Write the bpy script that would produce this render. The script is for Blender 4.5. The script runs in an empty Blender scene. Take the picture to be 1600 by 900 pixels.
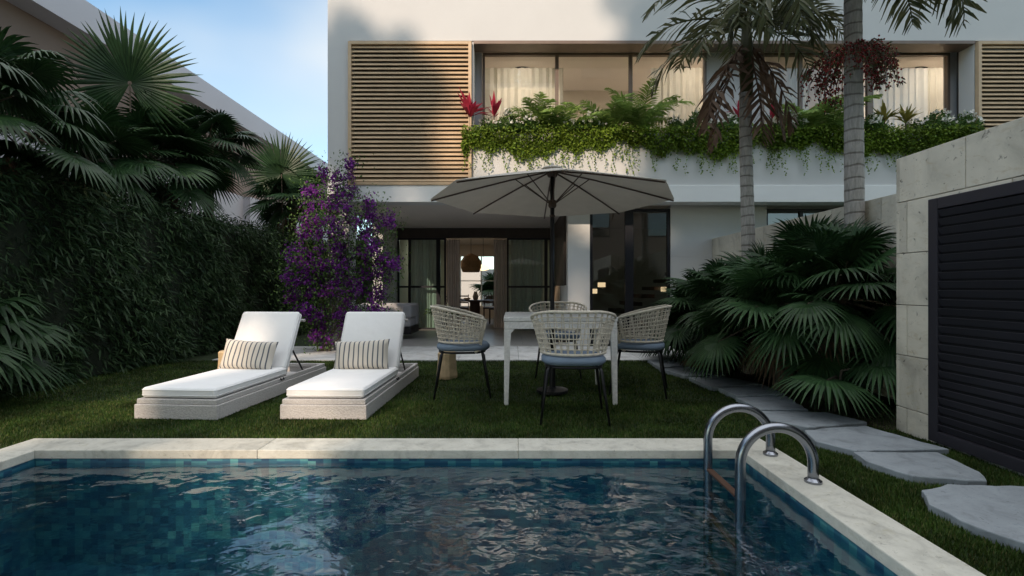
import bpy, math, random
import numpy as np
from mathutils import Vector, Matrix, Euler
R = math.radians; PI = math.pi
rng = np.random.default_rng(7); random.seed(7)
sc = bpy.context.scene; col = sc.collection

# ------------------------------------------------------------ camera, sky, sun, exposure
FPX = 760.0; EYE = 1.05          # focal length in photo pixels (1600 wide) and eye height
cam = bpy.data.objects.new('camera', bpy.data.cameras.new('camera')); col.objects.link(cam)
cam.location = (0, 0, EYE); cam.rotation_euler = (R(90), 0, 0)
cam.data.sensor_width = 36; cam.data.lens = 36 * FPX / 1600; cam.data.clip_end = 2000; cam.data.clip_start = .05
sc.camera = cam
SUN_EL = R(27); SUN_H = Vector((0.40, 0.917))          # horizontal travel direction of the sunlight
w = bpy.data.worlds.new('World'); sc.world = w; w.use_nodes = True
nt = w.node_tree; nt.nodes.clear()
sky = nt.nodes.new('ShaderNodeTexSky'); sky.sky_type = 'NISHITA'; sky.sun_disc = False
sky.sun_elevation = SUN_EL; sky.sun_rotation = math.atan2(-SUN_H.x, -SUN_H.y); sky.air_density = 1.0; sky.dust_density = .6; sky.ozone_density = 2.0
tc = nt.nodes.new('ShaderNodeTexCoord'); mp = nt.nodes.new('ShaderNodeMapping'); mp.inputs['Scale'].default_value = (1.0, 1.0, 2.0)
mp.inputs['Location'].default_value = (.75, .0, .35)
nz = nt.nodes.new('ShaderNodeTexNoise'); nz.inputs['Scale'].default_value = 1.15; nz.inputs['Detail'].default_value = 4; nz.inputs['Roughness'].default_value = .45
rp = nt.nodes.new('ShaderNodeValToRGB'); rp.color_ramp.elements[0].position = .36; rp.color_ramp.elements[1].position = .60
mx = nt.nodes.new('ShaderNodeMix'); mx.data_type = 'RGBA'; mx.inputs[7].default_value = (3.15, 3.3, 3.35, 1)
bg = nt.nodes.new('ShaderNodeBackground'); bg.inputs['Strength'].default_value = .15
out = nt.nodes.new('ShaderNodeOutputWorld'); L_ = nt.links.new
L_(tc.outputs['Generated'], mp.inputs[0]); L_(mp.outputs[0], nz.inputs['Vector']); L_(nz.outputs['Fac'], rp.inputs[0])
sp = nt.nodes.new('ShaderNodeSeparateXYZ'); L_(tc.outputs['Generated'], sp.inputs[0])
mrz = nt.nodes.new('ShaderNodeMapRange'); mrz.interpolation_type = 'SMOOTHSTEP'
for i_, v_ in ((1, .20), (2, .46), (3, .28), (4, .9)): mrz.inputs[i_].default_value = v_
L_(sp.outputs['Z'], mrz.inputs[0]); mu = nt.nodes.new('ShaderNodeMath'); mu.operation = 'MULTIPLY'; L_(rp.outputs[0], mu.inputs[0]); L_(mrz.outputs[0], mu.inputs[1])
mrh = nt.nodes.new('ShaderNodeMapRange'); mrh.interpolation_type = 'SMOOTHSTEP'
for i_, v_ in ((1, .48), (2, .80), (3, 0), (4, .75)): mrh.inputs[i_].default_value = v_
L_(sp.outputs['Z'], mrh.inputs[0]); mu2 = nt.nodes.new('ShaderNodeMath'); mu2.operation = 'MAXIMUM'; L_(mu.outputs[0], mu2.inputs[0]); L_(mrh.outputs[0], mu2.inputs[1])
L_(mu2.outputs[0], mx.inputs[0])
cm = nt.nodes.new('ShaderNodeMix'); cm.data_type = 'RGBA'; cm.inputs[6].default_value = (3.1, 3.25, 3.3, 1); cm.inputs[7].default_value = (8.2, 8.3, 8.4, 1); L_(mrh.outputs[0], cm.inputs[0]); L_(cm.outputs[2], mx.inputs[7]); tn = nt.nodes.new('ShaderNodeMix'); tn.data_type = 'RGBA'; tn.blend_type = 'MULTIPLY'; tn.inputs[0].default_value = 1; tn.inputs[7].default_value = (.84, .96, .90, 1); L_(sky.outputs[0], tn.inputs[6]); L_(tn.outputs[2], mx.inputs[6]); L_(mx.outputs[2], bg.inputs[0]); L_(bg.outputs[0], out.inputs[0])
sd = bpy.data.lights.new('sun', 'SUN'); sd.energy = 2.0; sd.angle = R(.9); sd.color = (1, .80, .62)
so = bpy.data.objects.new('sun', sd); col.objects.link(so)
sdir = Vector((SUN_H.x * math.cos(SUN_EL), SUN_H.y * math.cos(SUN_EL), -math.sin(SUN_EL)))
so.rotation_euler = sdir.to_track_quat('-Z', 'Y').to_euler(); so.location = (-10, -20, 20)
sc.view_settings.view_transform = 'Standard'; sc.view_settings.look = 'None'
sc.view_settings.gamma = 1; sc.view_settings.use_curve_mapping = False; sc.view_settings.exposure = .98
try:
    sc.cycles.max_bounces = 8; sc.cycles.transparent_max_bounces = 16; sc.cycles.transmission_bounces = 6; sc.cycles.diffuse_bounces = 4
except Exception: pass

# ------------------------------------------------------------ helpers
def GX(px, D): return (px - 800) / FPX * D
def GZ(py, D): return EYE + (450 - py) / FPX * D
def GD(py, z=0.0): return (EYE - z) * FPX / (py - 450)

def tag(o, label=None, cat=None, group=None, kind=None):
    if label: o['label'] = label
    if cat: o['category'] = cat
    if group: o['group'] = group
    if kind: o['kind'] = kind
    return o
def empty(name, loc, label, cat, group=None, rz=0):
    o = bpy.data.objects.new(name, None); col.objects.link(o); o.location = loc; o.rotation_euler = (0, 0, rz)
    o.empty_display_size = .1
    return tag(o, label, cat, group)
def copy_tree(o, parent=None):
    c = o.copy(); col.objects.link(c); c.parent = parent
    for ch in list(o.children): copy_tree(ch, c)
    return c

class MB:
    """collects geometry, links it as one mesh object"""
    def __init__(s): s.v = []; s.f = []; s.nv = 0; s.smooth = False
    def add(s, verts, faces):
        b = s.nv; s.v.append(np.asarray(verts, dtype=np.float64).reshape(-1, 3)); s.nv += len(verts)
        for f in faces: s.f.append([b + i for i in f])
    def box(s, x0, x1, y0, y1, z0, z1):
        s.add([(x0,y0,z0),(x1,y0,z0),(x1,y1,z0),(x0,y1,z0),(x0,y0,z1),(x1,y0,z1),(x1,y1,z1),(x0,y1,z1)],
              [(0,3,2,1),(4,5,6,7),(0,1,5,4),(1,2,6,5),(2,3,7,6),(3,0,4,7)])
    def obox(s, c, ax, ay, az):
        c = np.array(c, float); ax = np.array(ax, float); ay = np.array(ay, float); az = np.array(az, float)
        vs = [c + i*ax + j*ay + k*az for k in (-1,1) for (i,j) in ((-1,-1),(1,-1),(1,1),(-1,1))]
        s.add(vs, [(0,3,2,1),(4,5,6,7),(0,1,5,4),(1,2,6,5),(2,3,7,6),(3,0,4,7)])
    def prism(s, pts, z0, z1):
        n = len(pts); a = sum(pts[i][0]*pts[(i+1)%n][1]-pts[(i+1)%n][0]*pts[i][1] for i in range(n))
        if a < 0: pts = pts[::-1]
        s.add([(p[0],p[1],z0) for p in pts] + [(p[0],p[1],z1) for p in pts],
              [tuple(range(n-1,-1,-1)), tuple(range(n,2*n))] + [(i,(i+1)%n,n+(i+1)%n,n+i) for i in range(n)])
    def tube(s, pts, r, n=8, closed=False, caps=True):
        pts = [Vector(p) for p in pts]; m = len(pts); rs = r if isinstance(r, (list, tuple)) else [r]*m
        vs = []; ref = None
        for i, p in enumerate(pts):
            a = pts[(i-1) % m] if (closed or i > 0) else p; b = pts[(i+1) % m] if (closed or i < m-1) else p
            t = (b-a).normalized()
            if ref is None: ref = Vector((0,0,1)) if abs(t.z) < .9 else Vector((1,0,0))
            u = t.cross(ref).normalized(); v = u.cross(t).normalized(); ref = v
            for k in range(n):
                an = 2*PI*k/n; q = p + (u*math.cos(an) + v*math.sin(an))*rs[i]; vs.append(tuple(q))
        fs = []
        for i in range(m if closed else m-1):
            j = (i+1) % m
            for k in range(n): fs.append((i*n+k, j*n+k, j*n+(k+1)%n, i*n+(k+1)%n)[::-1])
        if caps and not closed: fs.append(tuple(range(n))[::-1]); fs.append(tuple(range((m-1)*n, m*n)))
        s.add(vs, fs)
    def lathe(s, prof, c=(0,0,0), n=24):
        vs = []; m = len(prof)
        for (r, z) in prof:
            for k in range(n): vs.append((c[0]+r*math.cos(2*PI*k/n), c[1]+r*math.sin(2*PI*k/n), c[2]+z))
        fs = [(i*n+k, i*n+(k+1)%n, (i+1)*n+(k+1)%n, (i+1)*n+k) for i in range(m-1) for k in range(n)]
        fs += [tuple(range(n))[::-1], tuple(range((m-1)*n, m*n))]
        s.add(vs, fs)
    def grid(s, fn, nu, nv):
        vs = [fn(i/nu, j/nv) for j in range(nv+1) for i in range(nu+1)]
        s.add(vs, [(j*(nu+1)+i, j*(nu+1)+i+1, (j+1)*(nu+1)+i+1, (j+1)*(nu+1)+i) for j in range(nv) for i in range(nu)])
    def build(s, name, mat, parent=None, bevel=0, smooth=False, seg=2, subd=0):
        me = bpy.data.meshes.new(name); me.from_pydata(np.concatenate(s.v).tolist(), [], s.f); me.update()
        if smooth: me.polygons.foreach_set('use_smooth', [True]*len(me.polygons))
        o = bpy.data.objects.new(name, me); col.objects.link(o); me.materials.append(mat)
        if parent: o.parent = parent
        if bevel:
            b = o.modifiers.new('b', 'BEVEL'); b.width = bevel; b.segments = seg; b.limit_method = 'ANGLE'; b.angle_limit = R(40)
        if subd:
            q = o.modifiers.new('s', 'SUBSURF'); q.levels = subd; q.render_levels = subd
        return o

class Leaves:
    """fast quad leaves"""
    def __init__(s): s.q = []
    def quads(s, a): s.q.append(np.asarray(a, dtype=np.float32).reshape(-1, 4, 3))
    def leaves(s, P, D, S, L, W, droop=.0, mid=.45):
        P = np.asarray(P, float); D = np.asarray(D, float); S = np.asarray(S, float)
        L = np.broadcast_to(np.asarray(L, float), (len(P),))[:, None]; W = np.broadcast_to(np.asarray(W, float), (len(P),))[:, None]
        m = P + D*L*mid + np.array((0,0,-1))*L*droop*mid*mid; t = P + D*L + np.array((0,0,-1))*L*droop
        s.quads(np.stack([P, m + S*W*.5, t, m - S*W*.5], 1))
    def build(s, name, mat, parent=None):
        q = np.concatenate(s.q); n = len(q); me = bpy.data.meshes.new(name)
        me.vertices.add(4*n); me.vertices.foreach_set('co', q.reshape(-1).astype(np.float32))
        me.loops.add(4*n); me.loops.foreach_set('vertex_index', np.arange(4*n, dtype=np.int32))
        me.polygons.add(n); me.polygons.foreach_set('loop_start', np.arange(0, 4*n, 4, dtype=np.int32))
        try: me.polygons.foreach_set('loop_total', np.full(n, 4, dtype=np.int32))
        except Exception: pass
        me.update(calc_edges=True); me.validate()
        o = bpy.data.objects.new(name, me); col.objects.link(o); me.materials.append(mat)
        if parent: o.parent = parent
        return o
def unit(a): return a / (np.linalg.norm(a, axis=-1, keepdims=True) + 1e-9)
def rdir(n): return unit(rng.normal(size=(n, 3)))
def side_of(D, flat=.5):
    s = np.cross(D, rdir(len(D))); return unit(s)

# ------------------------------------------------------------ materials
def mat_new(name):
    m = bpy.data.materials.new(name); m.use_nodes = True; n = m.node_tree; b = n.nodes['Principled BSDF']
    return m, n, b
def N(n, t, **k):
    x = n.nodes.new(t)
    for a, v in k.items():
        if a.startswith('i_'):
            key = a[2:]; key = int(key) if key.isdigit() else key.replace('_', ' '); x.inputs[key].default_value = v
        else: setattr(x, a, v)
    return x
def ramp(n, stops):
    r = n.nodes.new('ShaderNodeValToRGB'); e = r.color_ramp.elements
    while len(e) < len(stops): e.new(.5)
    for i, (p, c) in enumerate(stops): e[i].position = p; e[i].color = (*c, 1) if len(c) == 3 else c
    return r
def simple(name, c, rough=.6, metal=0, var=.12, scale=6, bump=.0, bscale=60, spec=.4):
    m, n, b = mat_new(name); l = n.links.new
    t = N(n, 'ShaderNodeTexCoord'); z = N(n, 'ShaderNodeTexNoise', i_Scale=scale, i_Detail=6, i_Roughness=.6)
    l(t.outputs['Object'], z.inputs['Vector'])
    r = ramp(n, [(.3, [x*(1-var) for x in c]), (.7, [min(1, x*(1+var)) for x in c])])
    l(z.outputs['Fac'], r.inputs[0]); l(r.outputs[0], b.inputs['Base Color'])
    b.inputs['Roughness'].default_value = rough; b.inputs['Metallic'].default_value = metal; b.inputs['Specular IOR Level'].default_value = spec
    if bump:
        z2 = N(n, 'ShaderNodeTexNoise', i_Scale=bscale, i_Detail=4); l(t.outputs['Object'], z2.inputs['Vector'])
        bp = N(n, 'ShaderNodeBump', i_Strength=bump, i_Distance=.01); l(z2.outputs['Fac'], bp.inputs['Height']); l(bp.outputs[0], b.inputs['Normal'])
    return m
def foliage(name, c1, c2, rough=.5, trans=.25, c3=None, vr=.25):
    m, n, b = mat_new(name); l = n.links.new
    g = N(n, 'ShaderNodeNewGeometry'); st = [(.0, c1), (.8, c2)] + ([(.97, c3)] if c3 else [])
    r = ramp(n, st); l(g.outputs['Random Per Island'], r.inputs[0])
    t = N(n, 'ShaderNodeTexCoord'); z = N(n, 'ShaderNodeTexNoise', i_Scale=2.5, i_Detail=3); l(t.outputs['Object'], z.inputs['Vector'])
    h = N(n, 'ShaderNodeHueSaturation'); mr = N(n, 'ShaderNodeMapRange', i_1=.35, i_2=.65, i_3=1-vr, i_4=1+vr); l(z.outputs['Fac'], mr.inputs[0]); l(mr.outputs[0], h.inputs['Value'])
    l(r.outputs[0], h.inputs['Color']); l(h.outputs[0], b.inputs['Base Color']); b.inputs['Roughness'].default_value = rough
    b.inputs['Specular IOR Level'].default_value = .22
    tr = N(n, 'ShaderNodeBsdfTranslucent'); l(h.outputs[0], tr.inputs[0]); ms = N(n, 'ShaderNodeMixShader', i_0=trans)
    l(b.outputs[0], ms.inputs[1]); l(tr.outputs[0], ms.inputs[2]); l(ms.outputs[0], n.nodes['Material Output'].inputs[0])
    return m
def glass(name, tint=(1,1,1), ior=1.5, refl=1.0):
    m, n, b = mat_new(name); l = n.links.new; n.nodes.remove(b)
    tr = N(n, 'ShaderNodeBsdfTransparent'); tr.inputs[0].default_value = (*tint, 1)
    gl = N(n, 'ShaderNodeBsdfGlossy', i_Roughness=.0); gl.inputs[0].default_value = (refl, refl, refl, 1)
    fr = N(n, 'ShaderNodeFresnel', i_IOR=ior); ms = N(n, 'ShaderNodeMixShader')
    g = N(n, 'ShaderNodeNewGeometry')
    mi = N(n, 'ShaderNodeMix', data_type='FLOAT', i_2=ior, i_3=1/ior); l(g.outputs['Backfacing'], mi.inputs[0]); l(mi.outputs[0], fr.inputs['IOR'])   # a thin pane reflects alike from both sides
    l(fr.outputs[0], ms.inputs[0]); l(tr.outputs[0], ms.inputs[1]); l(gl.outputs[0], ms.inputs[2]); l(ms.outputs[0], n.nodes['Material Output'].inputs[0])
    return m
def stone(name, c, joint=None, vein=(.5,.42,.32), pit=.6, scale=1.0, rough=.75):
    """travertine: cloudy tone, drawn-out veins, small pits"""
    m, n, b = mat_new(name); l = n.links.new
    t = N(n, 'ShaderNodeTexCoord'); g = N(n, 'ShaderNodeNewGeometry')
    z = N(n, 'ShaderNodeTexNoise', i_Scale=3*scale, i_Detail=9, i_Roughness=.65, i_Distortion=.6); l(t.outputs['Object'], z.inputs['Vector'])
    r = ramp(n, [(.28, [x*.62 for x in c]), (.48, c), (.72, [min(1, x*1.2) for x in c])]); l(z.outputs['Fac'], r.inputs[0])
    mpv = N(n, 'ShaderNodeMapping'); mpv.inputs['Scale'].default_value = (6*scale, 6*scale, 14*scale); mpv.inputs['Rotation'].default_value = (.4, .3, .2)
    l(t.outputs['Object'], mpv.inputs[0]); z2 = N(n, 'ShaderNodeTexNoise', i_Scale=1.5, i_Detail=6, i_Roughness=.7, i_Distortion=1.2); l(mpv.outputs[0], z2.inputs['Vector'])
    r2 = ramp(n, [(.55, (0,0,0)), (.68, (1,1,1))]); l(z2.outputs['Fac'], r2.inputs[0])
    m1 = N(n, 'ShaderNodeMix', data_type='RGBA'); m1.inputs[7].default_value = (c[0]*vein[0]*1.6, c[1]*vein[1]*1.7, c[2]*vein[2]*1.8, 1)
    mm = N(n, 'ShaderNodeMath', operation='MULTIPLY', i_1=.6); l(r2.outputs[0], mm.inputs[0]); l(mm.outputs[0], m1.inputs[0]); l(r.outputs[0], m1.inputs[6])
    isl = N(n, 'ShaderNodeHueSaturation'); mr = N(n, 'ShaderNodeMapRange', i_3=.86, i_4=1.1); l(g.outputs['Random Per Island'], mr.inputs[0]); l(mr.outputs[0], isl.inputs['Value']); l(m1.outputs[2], isl.inputs['Color'])
    z3 = N(n, 'ShaderNodeTexNoise', i_Scale=26*scale, i_Detail=5, i_Roughness=.6, i_Distortion=.8); l(t.outputs['Object'], z3.inputs['Vector'])
    r3 = ramp(n, [(.30, (0,0,0)), (.37, (1,1,1))]); l(z3.outputs['Fac'], r3.inputs[0])
    m2 = N(n, 'ShaderNodeMix', data_type='RGBA', blend_type='MULTIPLY'); m2.inputs[0].default_value = pit; l(isl.outputs[0], m2.inputs[6]); l(r3.outputs[0], m2.inputs[7])
    l(m2.outputs[2], b.inputs['Base Color'])
    ad = N(n, 'ShaderNodeMath', operation='ADD'); l(z.outputs['Fac'], ad.inputs[0]); l(r3.outputs[0], ad.inputs[1])
    bp = N(n, 'ShaderNodeBump', i_Strength=.45, i_Distance=.008); l(ad.outputs[0], bp.inputs['Height']); l(bp.outputs[0], b.inputs['Normal'])
    b.inputs['Roughness'].default_value = rough; b.inputs['Specular IOR Level'].default_value = .3
    return m

M = {}
M['plaster'] = simple('plaster', (.57, .565, .555), .85, var=.035, scale=.8, bump=.12, bscale=180, spec=.2)
M['fascia'] = simple('fascia_plaster', (.74, .74, .73), .8, var=.03, scale=1, bump=.1, bscale=150, spec=.2)
M['soffit'] = simple('soffit', (.80, .74, .69), .85, var=.04, scale=1)
M['bronze'] = simple('bronze_frame', (.17, .125, .10), .42, .35, var=.1)
M['dark'] = simple('dark_metal', (.018, .018, .022), .42, .4, var=.2)
M['gate'] = simple('gate_metal', (.035, .033, .042), .45, .3, var=.12, scale=3, bump=.08, bscale=200)
M['louvre'] = simple('louvre_wood', (.52, .375, .235), .5, .0, var=.12, scale=4)
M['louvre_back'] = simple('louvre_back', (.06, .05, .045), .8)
M['brown_panel'] = simple('brown_panel', (.055, .042, .036), .5, var=.15)
M['warm_wall'] = simple('warm_wall', (.50, .38, .27), .7)
M['room'] = simple('room_wall', (.66, .59, .50), .85, var=.03)
M['room_floor'] = simple('room_floor', (.16, .13, .105), .3)
M['porch_tile'] = simple('porch_tile', (.36, .35, .34), .35, var=.08, scale=3)
M['glass'] = glass('window_glass', (.92, .92, .90), 1.95)
M['glass_dark'] = glass('tinted_glass', (.40, .42, .41), 2.0)
M['glass_green'] = glass('green_glass', (.60, .80, .74), 1.6)
M['travertine'] = stone('wall_travertine', (.55, .505, .42), scale=.9)
M['coping'] = stone('coping_travertine', (.50, .485, .425), scale=2.2, pit=.35, vein=(.5,.45,.36))
M['paving'] = stone('paving_travertine', (.56, .56, .55), scale=1.2, pit=.1)
M['slab'] = stone('slab_stone', (.25, .275, .295), scale=2.2, pit=.4, vein=(.5,.5,.5))
M['soil'] = simple('soil', (.05, .037, .025), .95, var=.4, scale=20, bump=.6, bscale=40)
M['lawn'] = simple('lawn_soil', (.020, .035, .010), .95, var=.35, scale=12, bump=.7, bscale=90)
M['grass'] = foliage('grass_blades', (.023, .052, .009), (.060, .105, .018), .55, .3, c3=(.14, .13, .05), vr=.42)
M['palm_dark'] = foliage('fan_palm_leaf', (.012, .033, .012), (.026, .060, .020), .42, .10)
M['palm_mid'] = foliage('fan_palm_leaf_light', (.020, .050, .020), (.040, .088, .032), .42, .2)
M['frond'] = foliage('feather_frond', (.050, .064, .026), (.100, .100, .046), .4, .25)
M['frond_dry'] = foliage('dry_frond', (.10, .055, .035), (.16, .10, .065), .6, .25)
M['hedge'] = foliage('hedge_leaf', (.020, .046, .020), (.052, .090, .036), .5, .15)
M['vine'] = foliage('vine_leaf', (.09, .16, .018), (.20, .28, .035), .5, .3)
M['shrub'] = foliage('shrub_leaf', (.045, .10, .025), (.11, .18, .045), .5, .25)
M['fern'] = foliage('fern_leaf', (.13, .22, .05), (.26, .36, .09), .5, .35)
M['red_leaf'] = foliage('red_leaf', (.26, .015, .04), (.52, .05, .09), .4, .3)
M['yellow_leaf'] = foliage('yellow_green_leaf', (.16, .17, .03), (.30, .26, .06), .5, .25)
M['white_petal'] = foliage('white_petal', (.6, .58, .5), (.8, .78, .72), .6, .3)
M['purple'] = foliage('purple_bract', (.105, .014, .165), (.22, .036, .30), .6, .22, c3=(.30, .07, .34))
M['berry'] = foliage('red_berry', (.09, .010, .010), (.26, .02, .018), .35, .05)
M['tree_leaf'] = foliage('tree_leaf', (.03, .055, .02), (.06, .10, .03), .5, .2)
M['bark'] = simple('bark', (.10, .08, .06), .9, var=.35, scale=14, bump=.6, bscale=25)
M['cushion'] = simple('white_fabric', (.80, .80, .80), .9, var=.03, scale=4, bump=.55, bscale=5.5, spec=.1)
M['blue_cushion'] = simple('slate_fabric', (.165, .215, .28), .9, var=.08, scale=8, bump=.25, bscale=300, spec=.1)
M['rope'] = simple('rope', (.62, .565, .47), .85, var=.15, scale=30, bump=.4, bscale=300)
M['chair_leg'] = simple('chair_leg', (.025, .025, .028), .4, .5)
M['table'] = simple('table_stone', (.66, .65, .63), .7, var=.13, scale=40, bump=.2, bscale=120)

M['steel'] = simple('brushed_steel', (.27, .285, .32), .26, 1.0, var=.06, scale=9)
M['rust'] = simple('brown_step', (.08, .042, .028), .5, .1)
M['wood'] = simple('carved_wood', (.56, .42, .25), .7, var=.22, scale=12, bump=.5, bscale=30)
M['wood_dark'] = simple('dark_wood', (.07, .042, .03), .45, var=.2, scale=8)
M['wicker_lamp'] = simple('wicker_lamp', (.40, .25, .12), .8, var=.3, scale=40)
M['sofa'] = simple('grey_sofa_fabric', (.42, .41, .42), .9, var=.04)
M['curtain_w'] = None
M['neigh_white'] = simple('neighbour_plaster', (.50, .48, .50), .85, var=.04, scale=.6)
M['neigh_brown'] = simple('neighbour_brown', (.23, .165, .13), .85, var=.05, scale=.6)
M['pot'] = simple('pot', (.3, .29, .28), .8)

def fabric_trans(name, c, tr=.45):
    m, n, b = mat_new(name); l = n.links.new
    t = N(n, 'ShaderNodeTexCoord'); z = N(n, 'ShaderNodeTexNoise', i_Scale=8, i_Detail=3); l(t.outputs['Object'], z.inputs['Vector'])
    r = ramp(n, [(.3, [x*.93 for x in c]), (.7, c)]); l(z.outputs['Fac'], r.inputs[0]); l(r.outputs[0], b.inputs['Base Color']); b.inputs['Roughness'].default_value = .9
    s = N(n, 'ShaderNodeBsdfTranslucent'); l(r.outputs[0], s.inputs[0]); ms = N(n, 'ShaderNodeMixShader', i_0=tr)
    l(b.outputs[0], ms.inputs[1]); l(s.outputs[0], ms.inputs[2]); l(ms.outputs[0], n.nodes['Material Output'].inputs[0]); return m
M['curtain_w'] = fabric_trans('sheer_curtain', (.80, .77, .68))
M['curtain_g'] = fabric_trans('grey_curtain', (.62, .57, .54), .35)
def emit(name, c, s):
    m, n, b = mat_new(name); b.inputs['Base Color'].default_value = (*c, 1); b.inputs['Emission Color'].default_value = (*c, 1); b.inputs['Emission Strength'].default_value = s
    return m
M['canopy'] = fabric_trans('canopy_fabric', (.60, .565, .51), .38)
M['lamp'] = emit('lamp_glow', (1, .72, .42), 1.1)

# palm bark with rings
def ringed():
    m, n, b = mat_new('ringed_palm_bark'); l = n.links.new
    t = N(n, 'ShaderNodeTexCoord'); wv = N(n, 'ShaderNodeTexWave', bands_direction='Z', i_Scale=2.6, i_Distortion=2.2, i_Detail=3); wv.inputs['Detail Scale'].default_value = 1.5
    l(t.outputs['Object'], wv.inputs['Vector'])
    mp_ = N(n, 'ShaderNodeMapping'); mp_.inputs['Scale'].default_value = (30, 30, 5); l(t.outputs['Object'], mp_.inputs[0])
    z = N(n, 'ShaderNodeTexNoise', i_Scale=1.5, i_Detail=8, i_Roughness=.7); l(mp_.outputs[0], z.inputs['Vector'])
    r = ramp(n, [(.3, (.20, .185, .165)), (.7, (.40, .375, .34))]); l(z.outputs['Fac'], r.inputs[0])
    r2 = ramp(n, [(.0, (.35, .32, .3)), (.12, (1, 1, 1))]); l(wv.outputs['Fac'], r2.inputs[0])
    mm = N(n, 'ShaderNodeMix', data_type='RGBA', blend_type='MULTIPLY', i_0=.8); l(r.outputs[0], mm.inputs[6]); l(r2.outputs[0], mm.inputs[7]); l(mm.outputs[2], b.inputs['Base Color'])
    ad = N(n, 'ShaderNodeMath', operation='ADD'); l(z.outputs['Fac'], ad.inputs[0]); l(r2.outputs[0], ad.inputs[1])
    bp = N(n, 'ShaderNodeBump', i_Strength=.6, i_Distance=.008); l(ad.outputs[0], bp.inputs['Height']); l(bp.outputs[0], b.inputs['Normal']); b.inputs['Roughness'].default_value = .85
    return m
M['ringed'] = ringed()
# stripes for pillows (along local x)
def striped():
    m, n, b = mat_new('striped_fabric'); l = n.links.new
    t = N(n, 'ShaderNodeTexCoord'); s = N(n, 'ShaderNodeSeparateXYZ'); l(t.outputs['Object'], s.inputs[0])
    a = N(n, 'ShaderNodeMath', operation='MULTIPLY', i_1=20.5); l(s.outputs['X'], a.inputs[0]); f = N(n, 'ShaderNodeMath', operation='FRACT'); l(a.outputs[0], f.inputs[0])
    r = ramp(n, [(.0, (.60, .55, .48)), (.55, (.60, .55, .48)), (.59, (.09, .10, .12)), (.82, (.09, .10, .12)), (.86, (.60, .55, .48))]); r.color_ramp.interpolation = 'LINEAR'
    l(f.outputs[0], r.inputs[0]); l(r.outputs[0], b.inputs['Base Color']); b.inputs['Roughness'].default_value = .9
    z = N(n, 'ShaderNodeTexNoise', i_Scale=300, i_Detail=2); l(t.outputs['Object'], z.inputs['Vector']); bp = N(n, 'ShaderNodeBump', i_Strength=.2, i_Distance=.005); l(z.outputs['Fac'], bp.inputs['Height']); l(bp.outputs[0], b.inputs['Normal'])
    return m
M['stripe'] = striped()
def woven():
    m, n, b = mat_new('woven_grey'); l = n.links.new
    t = N(n, 'ShaderNodeTexCoord'); mp_ = N(n, 'ShaderNodeMapping'); mp_.inputs['Scale'].default_value = (70, 70, 160); l(t.outputs['Object'], mp_.inputs[0])
    v = N(n, 'ShaderNodeTexVoronoi', i_Scale=1.0); l(mp_.outputs[0], v.inputs['Vector'])
    r = ramp(n, [(.1, (.58, .56, .54)), (.75, (.44, .42, .41))]); l(v.outputs['Distance'], r.inputs[0]); l(r.outputs[0], b.inputs['Base Color'])
    bp = N(n, 'ShaderNodeBump', i_Strength=.6, i_Distance=.004, invert=True); l(v.outputs['Distance'], bp.inputs['Height']); l(bp.outputs[0], b.inputs['Normal']); b.inputs['Roughness'].default_value = .75
    return m
M['woven'] = woven()
# pool mosaic
def mosaic():
    m, n, b = mat_new('pool_mosaic'); l = n.links.new
    t = N(n, 'ShaderNodeTexCoord')
    zz = N(n, 'ShaderNodeTexNoise', i_Scale=3.0, i_Detail=2); l(t.outputs['Object'], zz.inputs['Vector'])
    off = N(n, 'ShaderNodeVectorMath', operation='ADD'); off.inputs[1].default_value = (.0131, .0137, .0149); l(t.outputs['Object'], off.inputs[0])
    sn = N(n, 'ShaderNodeVectorMath', operation='SNAP'); sn.inputs[1].default_value = (.05, .05, .05); l(off.outputs[0], sn.inputs[0])
    wn = N(n, 'ShaderNodeTexWhiteNoise', noise_dimensions='3D'); l(sn.outputs[0], wn.inputs['Vector'])
    r = ramp(n, [(.0, (.014, .062, .125)), (.35, (.024, .112, .185)), (.65, (.036, .165, .22)), (.88, (.058, .23, .26)), (1, (.09, .29, .30))]); l(wn.outputs['Value'], r.inputs[0])
    # bigger tiles drifting
    sn2 = N(n, 'ShaderNodeVectorMath', operation='SNAP'); sn2.inputs[1].default_value = (.15, .15, .15); l(off.outputs[0], sn2.inputs[0])
    w2 = N(n, 'ShaderNodeTexWhiteNoise', noise_dimensions='3D'); l(sn2.outputs[0], w2.inputs['Vector'])
    h = N(n, 'ShaderNodeHueSaturation'); mr = N(n, 'ShaderNodeMapRange', i_3=.93, i_4=1.08); l(w2.outputs['Value'], mr.inputs[0]); l(mr.outputs[0], h.inputs['Value']); l(r.outputs[0], h.inputs['Color'])
    l(h.outputs[0], b.inputs['Base Color']); b.inputs['Roughness'].default_value = .35
    return m
M['mosaic'] = mosaic()
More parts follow.
